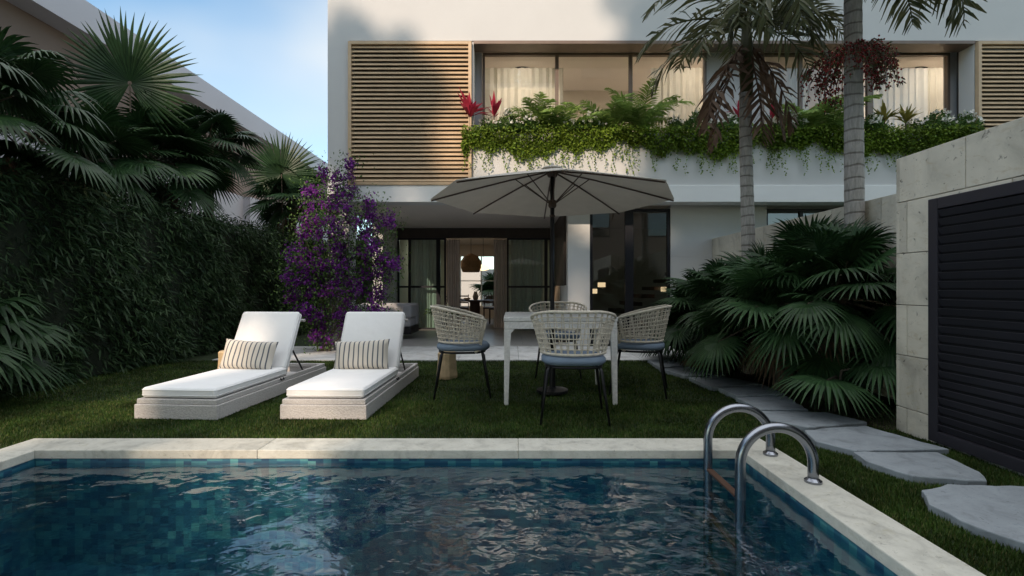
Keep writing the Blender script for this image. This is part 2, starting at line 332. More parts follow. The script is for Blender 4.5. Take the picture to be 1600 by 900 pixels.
def water():
    m, n, b = mat_new('water'); l = n.links.new; n.nodes.remove(b)
    t = N(n, 'ShaderNodeTexCoord'); mp_ = N(n, 'ShaderNodeMapping'); mp_.inputs['Scale'].default_value = (1.0, 1.25, 1); mp_.inputs['Rotation'].default_value = (0, 0, .35); l(t.outputs['Object'], mp_.inputs[0])
    z1 = N(n, 'ShaderNodeTexNoise', i_Scale=2.1, i_Detail=1.5, i_Roughness=.4, i_Distortion=.8); l(mp_.outputs[0], z1.inputs['Vector'])
    z2 = N(n, 'ShaderNodeTexNoise', i_Scale=10, i_Detail=2, i_Roughness=.5, i_Distortion=.5); l(mp_.outputs[0], z2.inputs['Vector'])
    a = N(n, 'ShaderNodeMath', operation='MULTIPLY_ADD', i_1=.16); l(z2.outputs['Fac'], a.inputs[0]); l(z1.outputs['Fac'], a.inputs[2])
    z3 = N(n, 'ShaderNodeTexNoise', i_Scale=.7, i_Detail=2); l(t.outputs['Object'], z3.inputs['Vector']); mr = N(n, 'ShaderNodeMapRange', i_1=.38, i_2=.62, i_3=.45, i_4=1.3); l(z3.outputs['Fac'], mr.inputs[0])
    bp = N(n, 'ShaderNodeBump', i_Strength=1.0, i_Distance=.040); l(a.outputs[0], bp.inputs['Height']); l(mr.outputs[0], bp.inputs['Strength'])
    fr = N(n, 'ShaderNodeFresnel', i_IOR=2.05); g = N(n, 'ShaderNodeNewGeometry'); mi = N(n, 'ShaderNodeMix', data_type='FLOAT', i_2=2.05, i_3=1/2.05); l(g.outputs['Backfacing'], mi.inputs[0]); l(mi.outputs[0], fr.inputs['IOR']); l(bp.outputs[0], fr.inputs['Normal'])
    gl = N(n, 'ShaderNodeBsdfGlossy', i_Roughness=.0); gl.inputs[0].default_value = (1, 1, 1, 1); l(bp.outputs[0], gl.inputs['Normal'])
    rf = N(n, 'ShaderNodeBsdfRefraction', i_Roughness=.0, i_IOR=1.2); rf.inputs[0].default_value = (.72, .88, .92, 1); l(bp.outputs[0], rf.inputs['Normal'])
    tr = N(n, 'ShaderNodeBsdfTransparent'); tr.inputs[0].default_value = (.80, .93, .96, 1)
    m0 = N(n, 'ShaderNodeMixShader', i_0=.45); l(tr.outputs[0], m0.inputs[1]); l(rf.outputs[0], m0.inputs[2])
    ms = N(n, 'ShaderNodeMixShader'); l(fr.outputs[0], ms.inputs[0]); l(m0.outputs[0], ms.inputs[1]); l(gl.outputs[0], ms.inputs[2]); l(ms.outputs[0], n.nodes['Material Output'].inputs[0])
    return m
M['water'] = water()

# ------------------------------------------------------------ setting: ground, pool, lawn, paving
PX0, PX1, PY0, PY1 = -3.07, 1.48, -3.5, 3.13
CW = .235
b = MB()
gx = [-120, PX0-CW, PX1+CW, 120]; gy = [-120, PY0-CW, PY1+CW, 160]
for i in range(3):
    for j in range(3):
        if i == 1 and j == 1: continue
        b.add([(gx[i],gy[j],-.03),(gx[i+1],gy[j],-.03),(gx[i+1],gy[j+1],-.03),(gx[i],gy[j+1],-.03)], [(0,1,2,3)])
tag(b.build('ground', M['lawn']), kind='structure')
b = MB(); zb = -1.35
b.add([(PX0,PY0,zb),(PX1,PY0,zb),(PX1,PY1,zb),(PX0,PY1,zb),(PX0,PY0,-.02),(PX1,PY0,-.02),(PX1,PY1,-.02),(PX0,PY1,-.02)],
      [(0,1,2,3),(0,4,5,1),(1,5,6,2),(2,6,7,3),(3,7,4,0)])
tag(b.build('pool_basin', M['mosaic']), kind='structure')
b = MB(); b.add([(PX0,PY0,-.075),(PX1,PY0,-.075),(PX1,PY1,-.075),(PX0,PY1,-.075)], [(0,1,2,3)])
tag(b.build('pool_water', M['water']), kind='structure')
# coping in separate stones, one structure
b = MB(); g = .0005
def run(x0, x1, y0, y1, along, n):
    for k in range(n):
        if along == 'x': b.box(x0+(x1-x0)*k/n+g, x0+(x1-x0)*(k+1)/n-g, y0, y1, -.045, .012)
        else: b.box(x0, x1, y0+(y1-y0)*k/n+g, y0+(y1-y0)*(k+1)/n-g, -.045, .012)
ov = .015
run(PX0-CW, PX1+CW, PY1-ov, PY1+CW, 'x', 3); run(PX0-CW, PX1+CW, PY0-CW, PY0+ov, 'x', 3)
run(PX0-CW, PX0+ov, PY0+ov, PY1-ov, 'y', 3); run(PX1-ov, PX1+CW, PY0+ov, PY1-ov, 'y', 3)
tag(b.build('pool_coping', M['coping'], bevel=.006), kind='structure')
# paving terrace (white slabs) and porch floor
b = MB(); TY = 7.125
xs = np.arange(-4.4, 3.7, .9)
for i in range(len(xs)-1):
    for (y0, y1) in ((TY, TY+.82), (TY+.82, 8.77)):
        b.box(xs[i]+.002, xs[i+1]-.002, y0+.002, y1-.002, -.025, .0)
tag(b.build('terrace_paving', M['paving'], bevel=.004), kind='structure')
b = MB()
for i in range(8):
    for j in range(5): b.box(-3.4+i*.6+.0015, -3.4+(i+1)*.6-.0015, 8.774+j*.9+.0015, 8.774+(j+1)*.9-.0015, -.025, .002)
tag(b.build('porch_floor', M['porch_tile']), kind='structure')

# stepping stones, outlines in plan (metres)
stones = [
 [(1440,766),(1482,757),(1700,762),(1740,900),(1600,848),(1530,826),(1452,788)],
 [(1333,706),(1466,707),(1530,736),(1546,753),(1480,748),(1425,744),(1352,720)],
 [(1256,672),(1350,665),(1482,702),(1335,704),(1276,690)],
 [(1186,642),(1290,644),(1357,660),(1262,668),(1202,656)],
 [(1150,621),(1230,619),(1262,640),(1188,640)],
 [(1122,606),(1196,602),(1226,616),(1150,618)],
 [(1076,590),(1130,588),(1192,600),(1112,605)],
 [(1030,576),(1098,572),(1136,585),(1070,587)],
 [(1012,562),(1058,562),(1098,570),(1030,574)]]
words = ['largest pale slab at the near right end of the stepping path', 'broad pointed grey slab below the dark gate, second from the near end', 'long grey slab at the foot of the stone wall corner', 'grey slab under the drooping fan leaf', 'fifth grey slab of the path, just beyond the drooping fan leaf', 'sixth slab of the path, beside the lowest fan palms', 'narrow slab seventh from the near end of the path', 'slab second from the white terrace on the stepping path', 'farthest small slab, touching the white terrace']
for pts, wd in zip(stones, words):
    P = [(GX(x, GD(y, .02)), GD(y, .02)) for x, y in pts]
    # roughen outline
    Q = []
    for i in range(len(P)):
        p = np.array(P[i]); q = np.array(P[(i+1) % len(P)]); n_ = max(2, int(np.linalg.norm(q-p)/.07))
        for k in range(n_): Q.append(tuple(p + (q-p)*k/n_ + rng.normal(size=2)*.006))
    b = MB(); b.prism(Q, -.028, .022)
    tag(b.build('stepping_stone', M['slab'], bevel=.006), wd, 'paving slab', 'stepping stones of the garden path')

# lawn blades
def inpoly(x, y, poly):
    c = np.zeros(len(x), bool); n_ = len(poly)
    for i in range(n_):
        x0, y0 = poly[i]; x1, y1 = poly[i-1]
        if y0 == y1: continue
        c ^= ((y0 > y) != (y1 > y)) & (x < (x1-x0)*(y-y0)/(y1-y0)+x0)
    return c
G = Leaves(); stp = [[(GX(x, GD(y, .02)), GD(y, .02)) for x, y in p] for p in stones]
for (x0, x1, y0, y1, n_) in ((-5.2, 3.6, 3.36, 4.6, 130000), (-5.2, 3.6, 4.6, 7.13, 110000), (1.715, 2.9, 1.2, 3.4, 70000), (-5.2, -3.3, 2.0, 3.4, 12000)):
    x = rng.uniform(x0, x1, n_); y = rng.uniform(y0, y1, n_); k = np.ones(n_, bool)
    for p in stp: k &= ~inpoly(x, y, p)
    x = x[k]; y = y[k]; n2 = len(x)
    hgt = rng.uniform(.012, .028, n2) * (1 + .25*np.sin(x*3.1+y*1.7)*np.sin(y*2.3))
    an = rng.uniform(0, 2*PI, n2); lean = rng.uniform(0, .7, n2)
    D = unit(np.stack([np.cos(an)*lean, np.sin(an)*lean, np.ones(n2)], 1)); S = np.stack([-np.sin(an), np.cos(an), 0*an], 1)
    G.leaves(np.stack([x, y, np.full(n2, -.03)], 1), D, S, hgt+.012, rng.uniform(.003, .006, n2)*(1+.25*y/4), .12, .35)
tag(G.build('lawn_grass', M['grass']), 'short dark green grass of the lawn between pool and house', 'grass', kind='stuff')

# ------------------------------------------------------------ the villa
FD = 8.34; WD = 8.87; UD = 8.80; BD = 12.28
villa = empty('villa', (0, FD, 0), 'white two storey villa with wood louvres and a planted balcony', 'house')
def vb(b, name, m, parent=villa, **k):
    o = b.build(name, M[m] if isinstance(m, str) else m, parent, **k); 
    if parent is villa: o.matrix_parent_inverse = Matrix.Translation((0, -FD, 0))
    return o
XL, XR = -3.16, 12.5
LZ0, LZ1 = 2.81, 5.26
X1, X2 = GX(740, FD), GX(1523, FD)         # planter opening
LX0, LX1 = GX(545, FD), GX(737, FD); RX0 = GX(1525, FD); RX1 = RX0 + (LX1-LX0)
# front wall as blocks around openings
b = MB()
b.box(XL, XR, FD, FD+.30, 5.29, 7.3)                       # above openings
b.box(XL, LX0, FD, FD+.30, 2.812, 5.29)                    # left strip
b.box(LX1+.004, X1, FD+.02, FD+.30, 2.812, 5.289)          # behind louvre edge
b.box(X2, RX0-.004, FD+.02, FD+.30, 2.812, 5.289)
b.box(RX1, XR, FD, FD+.30, 2.812, 5.289)
b.box(X1, X2, FD, FD+.10, 2.812, 3.70)                     # planter front
b.box(XL, XL+.25, FD+.302, 18, 2.56, 7.3)                  # left side wall
b.box(XL+.252, XR, 17.8, 18.05, 2.56, 7.0)
vb(b, 'upper_wall', 'plaster')
b = MB(); b.box(XL, XR, FD-.03, FD+.3, 2.52, 2.81)
vb(b, 'fascia', 'fascia', bevel=.006)
b = MB(); b.box(XL+.25, XR, FD+.302, 17.8, 2.56, 2.80); b.box(XL+.25, XR, FD+.302, 17.8, 7.0, 7.2)
b.box(XL+.25, XR, UD+.1, 17.8, 5.35, 5.5)
vb(b, 'ceiling_slab', 'soffit')
b = MB(); b.box(XL, LX0-.0, FD, FD+.36, -.02, 2.519)
vb(b, 'column', 'plaster')
b = MB(); b.box(-3.12, -2.89, 10.87, BD, -.02, 2.555); vb(b, 'porch_side_wall', 'plaster')
b = MB(); b.box(1.02, 1.42, WD, WD+.25, -.02, 2.555); b.box(GX(1048, WD), XR, WD, WD+.25, -.02, 1.62)
WX0, WX1 = GX(1198, WD), GX(1330, WD)
b.box(GX(1048, WD), WX0, WD, WD+.25, 1.622, 2.555); b.box(WX1, XR, WD, WD+.25, 1.622, 2.555)
b.box(1.02, 1.2, WD+.252, BD, -.02, 1.1)
vb(b, 'ground_wall', 'plaster')
b = MB(); b.box(1.0, 1.2, WD+.5, BD, 1.102, 2.553); b.box(-2.888, 1.0, BD-.06, BD+.1, 2.31, 2.553)
vb(b, 'brown_lintel', 'brown_panel')
b = MB(); b.box(.985, 1.0, 10.2, BD-.1, .1, 1.098); vb(b, 'warm_side_panel', 'warm_wall')
# soffit lining of the balcony opening
b = MB(); b.box(X1, X2, FD+.302, UD-.001, 5.30, 5.34); vb(b, 'opening_soffit', 'soffit')
b = MB(); b.box(X1+.001, X2-.001, FD-.012, FD+.299, 5.235, 5.288); vb(b, 'opening_trim', 'bronze')
b = MB(); b.box(LX1+.2, X2+.5, UD, UD+.12, 2.80, 3.2)
px_a = [GX(1104, UD), GX(1188, UD)]
b.box(px_a[0], px_a[1], UD, UD+.12, 3.2, 5.34)
b.box(GX(1483, UD), X2+.6, UD, UD+.12, 3.2, 5.34); b.box(X1-.35, GX(753, UD), UD, UD+.12, 3.2, 5.34)
vb(b, 'balcony_wall', simple('balcony_plaster', (.50, .48, .48), .85, var=.03))
# planter soil
b = MB(); b.box(X1, X2, FD+.101, UD-.02, 3.3, 3.62); vb(b, 'planter_soil', 'soil')
# louvre screens
def louvre(x0, x1, n_=32):
    root = MB(); t = .055; f = .05
    root.box(x0, x0+t, FD-f, FD+.02, LZ0, LZ1); root.box(x1-t, x1, FD-f, FD+.02, LZ0, LZ1)
    root.box(x0+t, x1-t, FD-f, FD+.02, LZ1-.05, LZ1); root.box(x0+t, x1-t, FD-f, FD+.02, LZ0, LZ0+.05)
    fr = vb(root, 'louvre_frame', 'louvre', bevel=.003)
    s = MB()
    for k in range(n_):
        z = LZ0+.05 + (LZ1-LZ0-.1)*(k+.5)/n_
        s.obox(((x0+x1)/2, FD-.015, z), ((x1-x0)/2-t-.001, 0, 0), (0, .031*math.cos(R(52)), .031*math.sin(R(52))), (0, -.006*math.sin(R(52)), .006*math.cos(R(52))))
    o = s.build('louvre_slats', M['louvre'], fr)
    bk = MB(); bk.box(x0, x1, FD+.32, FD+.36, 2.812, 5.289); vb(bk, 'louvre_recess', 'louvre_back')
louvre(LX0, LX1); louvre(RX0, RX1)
# windows
def window(x0, x1, z0, z1, D, mull, fw=.045, gm='glass', fm='bronze', rails=(), depth=.07):
    b = MB()
    b.box(x0, x0+fw, D-depth/2, D+depth/2, z0, z1); b.box(x1-fw, x1, D-depth/2, D+depth/2, z0, z1)
    b.box(x0+fw, x1-fw, D-depth/2, D+depth/2, z1-fw, z1); b.box(x0+fw, x1-fw, D-depth/2, D+depth/2, z0, z0+fw)
    for m_ in mull:
        mw = fw*.7 if not isinstance(m_, tuple) else m_[1]; mc = m_ if not isinstance(m_, tuple) else m_[0]
        b.box(mc-mw, mc+mw, D-depth/2+.004, D+depth/2-.004, z0+fw, z1-fw)
    for rz in rails: b.box(x0+fw, x1-fw, D-depth/2+.008, D+depth/2-.008, rz-.025, rz+.025)
    fo = vb(b, 'window_frame', fm)
    ms = sorted([m_ if not isinstance(m_, tuple) else m_[0] for m_ in mull]); e = [x0+fw/2] + ms + [x1-fw/2]
    for i in range(len(e)-1):
        g_ = MB(); g_.add([(e[i],D,z0+.01),(e[i+1],D,z0+.01),(e[i+1],D,z1-.01),(e[i],D,z1-.01)], [(0,1,2,3)]); g_.build('pane', M[gm], fo)
UZ = GZ(84, UD)
window(GX(754, UD), GX(1103, UD), 3.2, UZ, UD, [GX(870, UD), GX(985, UD)])
window(GX(1189, UD), GX(1482, UD), 3.2, UZ, UD, [(GX(1250, UD), .03), (GX(1358, UD), .05)])
window(GX(922, WD), GX(1048, WD), .0, 2.5, WD+.06, [(GX(984, WD), .075)], gm='glass_dark', fm='dark', fw=.05)
window(WX0, WX1, 1.62, 2.5, WD+.08, [GX(1255, WD)], gm='glass_dark', fm='dark')
# porch sliding doors
window(-2.885, GX(697, BD), .0, 2.31, BD, [GX(640, BD), (GX(685, BD), .05)], gm='glass_green', fm='dark', rails=(1.08,))
window(GX(792, BD), .99, .0, 2.31, BD, [(GX(853, BD), .04)], gm='glass_green', fm='dark', rails=(1.08,))
# rooms
b = MB(); b.box(XL+.252, 12.2, 10.6, 10.7, 2.802, 5.349); b.box(3.9, 4.0, UD+.14, 10.59, 2.802, 5.349); b.box(X1-.5, X1-.4, UD+.14, 10.59, 2.802, 5.349); b.box(8.5, 8.6, UD+.14, 10.59, 2.802, 5.349)
vb(b, 'room_wall', 'room')
b = MB(); WZ0, WZ1 = .42, 2.15; wx0, wx1 = GX(716, 17), GX(788, 17)
b.box(-3.12, wx0, 16.9, 17.05, 0, 2.555); b.box(wx1, 5, 16.9, 17.05, 0, 2.555); b.box(wx0, wx1, 16.9, 17.05, 0, WZ0); b.box(wx0, wx1, 16.9, 17.05, WZ1, 2.555)
b.box(-3.12, -2.98, BD+.1, 16.9, 0, 2.555); b.box(1.02, 1.12, BD+.1, 16.9, 0, 2.555); b.box(1.3, 6, 12.4, 12.5, 0, 2.555)
vb(b, 'dining_room_wall', 'room')
b = MB(); b.box(-2.97, 1.01, BD-.0+.04, 16.89, -.02, .003); b.box(1.22, 6, WD+.26, 12.39, -.02, .003); vb(b, 'interior_floor', 'room_floor')
b = MB(); b.box(wx0, wx1, 17.06, 17.10, (WZ0+WZ1)/2-.0, (WZ0+WZ1)/2+.03); b.box((wx0+wx1)/2-.02, (wx0+wx1)/2+.02, 17.06, 17.10, WZ0, WZ1); vb(b, 'rear_window_frame', 'curtain_w')

# stair and lamps behind the dark glass
b = MB()
for k in range(9): b.box(1.75+k*.27, 2.03+k*.27, 10.6, 11.6, .15+k*.17, .23+k*.17)
st = vb(b, 'staircase', 'wood_dark')
b = MB(); b.box(1.45, 1.75, 11.3, 12.3, 0, .9); b.box(1.76, 1.9, 11.9, 12.3, 0, 1.6); vb(b, 'wood_cabinet', 'wood_dark')
for (px, py, lab) in ((940, 445, 'glowing box lamp higher on the stair, seen through the dark glass'), (929, 455, 'glowing box lamp lower on the stair, seen through the dark glass'), (1037, 452, 'small glowing wall lamp at the right edge of the dark glass')):
    D = 10.5; b = MB(); c = (GX(px, D), D, GZ(py, D)); hw = .075 if px == 940 else .05
    b.box(c[0]-hw, c[0]+hw, D-.05, D+.05, c[2]-.05, c[2]+.05); o = b.build('box_lamp', M['lamp'], bevel=.008)
    tag(o, lab, 'lamp')
# curtains (wavy sheets hung behind the glass)
def curtain(x0, x1, z0, z1, D, m, lab, fold=.11, grp=None):
    n_ = max(8, int((x1-x0)/fold*10)); b = MB(); ph = rng.uniform(0, 6)
    def fn(u, v):
        x = x0+(x1-x0)*u; a = 2*PI*(x-x0)/fold + ph; am = .028*(1-.25*v) + .012*math.sin(a*.37+ph)
        return (x + .01*math.sin(a*2), D + am*math.sin(a+.5*math.sin(a*.31)), z0+(z1-z0)*v)
    b.grid(fn, n_, 6); o = b.build('curtain', M[m], smooth=True); tag(o, lab, 'curtain', grp); return o
UC = UD+.30
curtain(GX(757, UC), GX(880, UC), 2.82, UZ-.12, UC, 'curtain_w', 'sheer cream curtain at the left end of the upper left window', .13)
curtain(GX(1018, UC), GX(1098, UC), 2.82, UZ-.12, UC, 'curtain_w', 'sheer white curtain at the right end of the upper left window', .12)
curtain(GX(1192, UC), GX(1262, UC), 2.82, UZ-.12, UC, 'curtain_w', 'sheer cream curtain behind the nearest palm crown in the upper right window', .12)
curtain(GX(1364, UC), GX(1474, UC), 2.82, UZ-.12, UC, 'curtain_w', 'wide sheer cream curtain at the right end of the upper right window', .13)
curtain(GX(640, 12.5), GX(684, 12.5), .02, 2.3, 12.5, 'curtain_g', 'grey green curtain behind the left porch door', .09)
curtain(GX(698, 12.55), GX(718, 12.55), .02, 2.3, 12.55, 'curtain_g', 'gathered grey curtain at the left of the open porch door', .06)
curtain(GX(772, 12.55), GX(792, 12.55), .02, 2.3, 12.55, 'curtain_g', 'gathered grey curtain at the right of the open porch door', .06)
curtain(GX(798, 12.5), GX(848, 12.5), .02, 2.3, 12.5, 'curtain_g', 'grey green curtain behind the right porch door', .09)
curtain(wx0-.35, wx0+.12, .1, 2.2, 16.75, 'curtain_w', 'white curtain left of the garden window in the dining room', .1)
curtain(wx1-.12, wx1+.35, .1, 2.2, 16.75, 'curtain_w', 'white curtain right of the garden window in the dining room', .1)

# dining room furniture
def bar(b, p, q, r, n=6): b.tube([p, q], r, n)
DT = 14.2; dx = GX(742, DT)
t = empty('dining_table', (dx, DT, 0), 'dark wooden dining table inside, seen through the open porch door', 'table')
b = MB(); b.box(-.62, .62, -.4, .4, .66, .70); b.build('table_top', M['wood_dark'], t, bevel=.008)
b = MB(); b.lathe([(.17, 0), (.15, .04), (.15, .62), (.19, .66)], n=20); b.build('pedestal', M['wood_dark'], t)
def dchair(x, y, rz, lab):
    t = empty('dining_chair', (x, y, 0), lab, 'chair', 'dark chairs around the indoor dining table', rz)
    b = MB(); b.box(-.21, .21, -.21, .21, .42, .47); b.build('seat', M['wood_dark'], t, bevel=.01)
    b = MB()
    for k in range(3): b.box(-.2, .2, -.22, -.19, .58+k*.1, .62+k*.1)
    b.build('backrest', M['wood_dark'], t, bevel=.004)
    for sx in (-1, 1):
        for sy in (-1, 1):
            b = MB(); b.tube([(sx*.19, sy*.19, 0), (sx*.19, sy*.19, .42 if sy > 0 else .85)], .014, 6); b.build('leg', M['wood_dark'], t)
dchair(dx-.62, DT-.1, R(-90), 'dark indoor dining chair left of the table pedestal')
dchair(dx+.62, DT+.1, R(90), 'dark indoor dining chair right of the table pedestal')
dchair(dx-.45, DT+.62, R(180), 'dark indoor dining chair behind the table, on its left half')
dchair(dx+.42, DT+.62, R(180), 'dark indoor dining chair behind the table, on its right half')
b = MB(); b.lathe([(.05, 0), (.075, .03), (.085, .10), (.06, .19), (.045, .25)], (dx+.02, DT, .70), 16); tag(b.build('vase', M['pot'], smooth=True), 'rounded glassy vase standing on the indoor dining table', 'vase')
b = MB(); b.lathe([(.04, 0), (.09, .03), (.1, .06), (.09, .065)], (dx-.22, DT-.05, .70), 16); tag(b.build('bowl', M['wood']), 'small wooden bowl on the indoor dining table', 'bowl')
t = empty('pendant_lamp', (dx-.08, 13.8, 2.55), 'brown woven pendant lamp hanging over the indoor dining table', 'lamp')
b = MB(); b.lathe([(.12, -1.02), (.24, -1.05), (.29, -.92), (.29, -.74), (.20, -.60), (.08, -.54), (.03, -.52)], n=20); b.build('shade', M['wicker_lamp'], t)
b = MB(); b.tube([(0,0,-.52), (0,0,0)], .006, 6); b.build('cord', M['dark'], t)
t = empty('pendant_lamp', (dx+.25, 14.1, 2.55), 'white glass pendant lamp beside the woven one', 'lamp')
b = MB(); b.lathe([(.03, -1.0), (.15, -.97), (.19, -.9), (.1, -.84), (.03, -.82)], n=18); b.build('shade', M['lamp'], t, smooth=True)
b = MB(); b.tube([(0,0,-.82), (0,0,0)], .006, 6); b.build('cord', M['dark'], t)

# porch sofa
SX, SY = -2.68, 10.35
t = empty('sofa', (SX, SY, 0), 'grey outdoor sofa under the porch at its left side', 'sofa')
b = MB(); b.box(-.62, .62, -.42, .42, .10, .24); b.build('frame', M['dark'], t, bevel=.01)
for i in (-1, 1):
    b = MB(); b.box(min(i*.01, i*.60), max(i*.01, i*.60), -.40, .22, .245, .43); b.build('seat_cushion', M['sofa'], t, bevel=.04, seg=3)
b = MB(); b.box(-.62, .62, .225, .44, .245, .72); b.build('backrest', M['sofa'], t, bevel=.05, seg=3)
for i in (-1, 1):
    b = MB(); b.box(i*.53-.09, i*.53+.09, -.42, .22, .435, .70); b.build('armrest', M['sofa'], t, bevel=.04, seg=3)

# ------------------------------------------------------------ plants: generators
def fan(Lv, c, d, nrm, r, n=30, span=158, droop=.25, w=None):
    """a fan leaf: c hub, d outward direction, nrm leaf normal"""
    d = Vector(d).normalized(); nrm = Vector(nrm); nrm = (nrm - d*nrm.dot(d)).normalized(); s = d.cross(nrm)
    an = np.radians(np.linspace(-span, span, n)) + rng.normal(size=n)*.02
    dd = np.cos(an)[:, None]*np.array(d) + np.sin(an)[:, None]*np.array(s)
    ln = r*(.80+.20*np.cos(an*.55))*rng.uniform(.92, 1.05, n)
    up = np.array(nrm); W = (w or r*2*math.sin(R(span)/n)*.64)
    ss = np.cross(dd, up)
    cup = .10; c0 = np.array(c)
    def pt(f, fold=0): 
        return c0 + dd*(ln*f)[:, None] + up*(cup*r*f*(1-f))*1.0 - np.array((0,0,1))*(droop*r*f**2.6)[:, None] if not np.isscalar(droop) else c0 + dd*(ln*f)[:, None] + up*(cup*r*4*f*(1-f)*.4) - np.array((0,0,1))*(droop*r*f**2.6)
    fs = [(.03, .10), (.36, .80), (.58, .92), (.80, .50), (1.0, .03)]
    for (f0, w0), (f1, w1) in zip(fs[:-1], fs[1:]):
        a = pt(f0); b_ = pt(f1); lift = up*W*.18
        Lv.quads(np.stack([a - ss*W*w0*.5, a + lift*w0, b_ + lift*w1, b_ - ss*W*w1*.5], 1))
        Lv.quads(np.stack([a + lift*w0, a + ss*W*w0*.5, b_ + ss*W*w1*.5, b_ + lift*w1], 1))
def fan_palm(x, y, z0, h, nl, r, lab, grp, cat='fan palm', el=(-15, 80), pet=.7, mat='palm_dark', trunk=.09, az=None, n=28, droop=.25, lean=(0, 0), hidden_trunk=False):
    root = empty('fan_palm', (x, y, z0), lab, cat, grp)
    top = Vector((lean[0], lean[1], h))
    b = MB(); m = 9; b.tube([top*(i/m) + Vector((0,0,0)) for i in range(m+1)], [trunk*(1.1-.25*i/m)*(1+.08*(i % 2)) for i in range(m+1)], 10); b.build('trunk', M['bark'], root)
    Lv = Leaves(); st = MB()
    for i in range(nl):
        a = (2.399*i + rng.uniform(-.3, .3)) if az is None else R(rng.uniform(*az))
        e = R(el[0] + (el[1]-el[0])*((i+.5)/nl) + rng.uniform(-6, 6)); pl = pet*rng.uniform(.8, 1.15)*(1.0-.25*(i/nl))
        d = Vector((math.cos(a)*math.cos(e), math.sin(a)*math.cos(e), math.sin(e)))
        c = top + d*pl - Vector((0,0,1))*.06*pl
        st.tube([top, top + d*pl*.5 + Vector((0,0,.03*pl)), c], [.016, .011, .008], 5)
        nr = Vector((-math.cos(a)*math.sin(e), -math.sin(a)*math.sin(e), math.cos(e))) + Vector(rng.normal(size=3)*.22)
        d2 = (d - Vector((0,0,1))*.28).normalized()
        fan(Lv, c, d2, nr, r*rng.uniform(.85, 1.1), n=n, droop=droop*rng.uniform(.6, 1.6))
    Lv.build('foliage', M[mat], root); st.build('leaf_stalk', M['bark'], root)
    if nl > 10:
        Ld = Leaves()
        for i in range(3):
            a = rng.uniform(0, 2*PI); e = R(rng.uniform(-75, -35)); d = Vector((math.cos(a)*math.cos(e), math.sin(a)*math.cos(e), math.sin(e)))
            fan(Ld, top + d*pet*.5, d, (-math.cos(a)*math.sin(e), -math.sin(a)*math.sin(e), math.cos(e)), r*.7, n=22, span=110, droop=.5)
        Ld.build('dry_leaves', M['frond_dry'], root)
    return root
def feather(Lv, st, p0, az, el0, length, droop, nl=34, ll=.5, lw=.035, hang=.5, twist=.35):
    p = Vector(p0); pts = [p.copy()]; seg = 14; a = az; e = el0
    for i in range(seg):
        e -= droop/seg*(.5 + i/seg)
        d = Vector((math.cos(a)*math.cos(e), math.sin(a)*math.cos(e), math.sin(e))); p = p + d*(length/seg); pts.append(p.copy())
    st.tube(pts, [.016*(1-.85*i/seg)*length/1.6 + .002 for i in range(seg+1)], 5)
    P = np.array([tuple(q) for q in pts]); t = np.linspace(.12, .99, nl); idx = t*seg; i0 = np.minimum(idx.astype(int), seg-1); fr = (idx-i0)[:, None]
    base = P[i0]*(1-fr) + P[i0+1]*fr; tan = unit(P[i0+1]-P[i0]); horiz = np.array((-math.sin(a), math.cos(a), 0.0))
    for sgn in (-1, 1):
        S = np.tile(horiz*sgn, (nl, 1)); d = unit(S*.85 + tan*(.35+.5*t)[:, None] + np.array((0,0,-1))*hang + rng.normal(size=(nl, 3))*.10)
        Ls = ll*(np.sin(np.pi*np.clip(t*.9+.08, 0, 1))**.6)*rng.uniform(.85, 1.1, nl)
        sd_ = unit(np.cross(d, np.cross(tan, d)) + rng.normal(size=(nl, 3))*twist)
        m1 = base + d*(Ls*.5)[:, None]; m2 = m1 + unit(d + np.array((0,0,-1))*.35)*(Ls*.5)[:, None]; W = lw*rng.uniform(.8, 1.15, nl)[:, None]
        Lv.quads(np.stack([base - sd_*W*.3, base + sd_*W*.3, m1 + sd_*W*.5, m1 - sd_*W*.5], 1))
        Lv.quads(np.stack([m1 - sd_*W*.5, m1 + sd_*W*.5, m2 + sd_*W*.08, m2 - sd_*W*.08], 1))

# ------------------------------------------------------------ hedge on the left
hx = -4.86
root = empty('hedge', (-5.3, 8.5, 0), 'tall dark bamboo like hedge along the left side of the lawn', 'hedge')
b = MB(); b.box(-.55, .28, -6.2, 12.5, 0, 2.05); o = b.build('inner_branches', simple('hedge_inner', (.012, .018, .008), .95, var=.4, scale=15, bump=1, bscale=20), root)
Lv = Leaves(); n_ = 56000
u = rng.uniform(0, 1, n_); y = np.where(rng.uniform(0, 1, n_) < .8, rng.uniform(-4.2, 5.6, n_), rng.uniform(5.6, 12.5, n_)); topm = rng.uniform(0, 1, n_) < .22
z = np.where(topm, 2.05 + rng.uniform(-.05, .28, n_), rng.uniform(.02, 2.2, n_))
xx = np.where(topm, rng.uniform(-.6, .42, n_), .28 + np.abs(rng.normal(size=n_))*.09 + .08*np.sin(y*3.1+z*2.3) + .07*np.sin(y*7.3-z*4.1))
D = unit(np.stack([np.where(topm, rng.normal(size=n_)*.6, .35+rng.uniform(0, .5, n_)), rng.normal(size=n_)*.7, np.where(topm, rng.uniform(-.2, .9, n_), rng.uniform(-1.1, .25, n_))], 1))
Lv.leaves(np.stack([xx-.05, y, z], 1), D, side_of(D), rng.uniform(.08, .17, n_), rng.uniform(.014, .026, n_), .25, .4)
Lv.build('foliage', M['hedge'], root)

rng = np.random.default_rng(21)
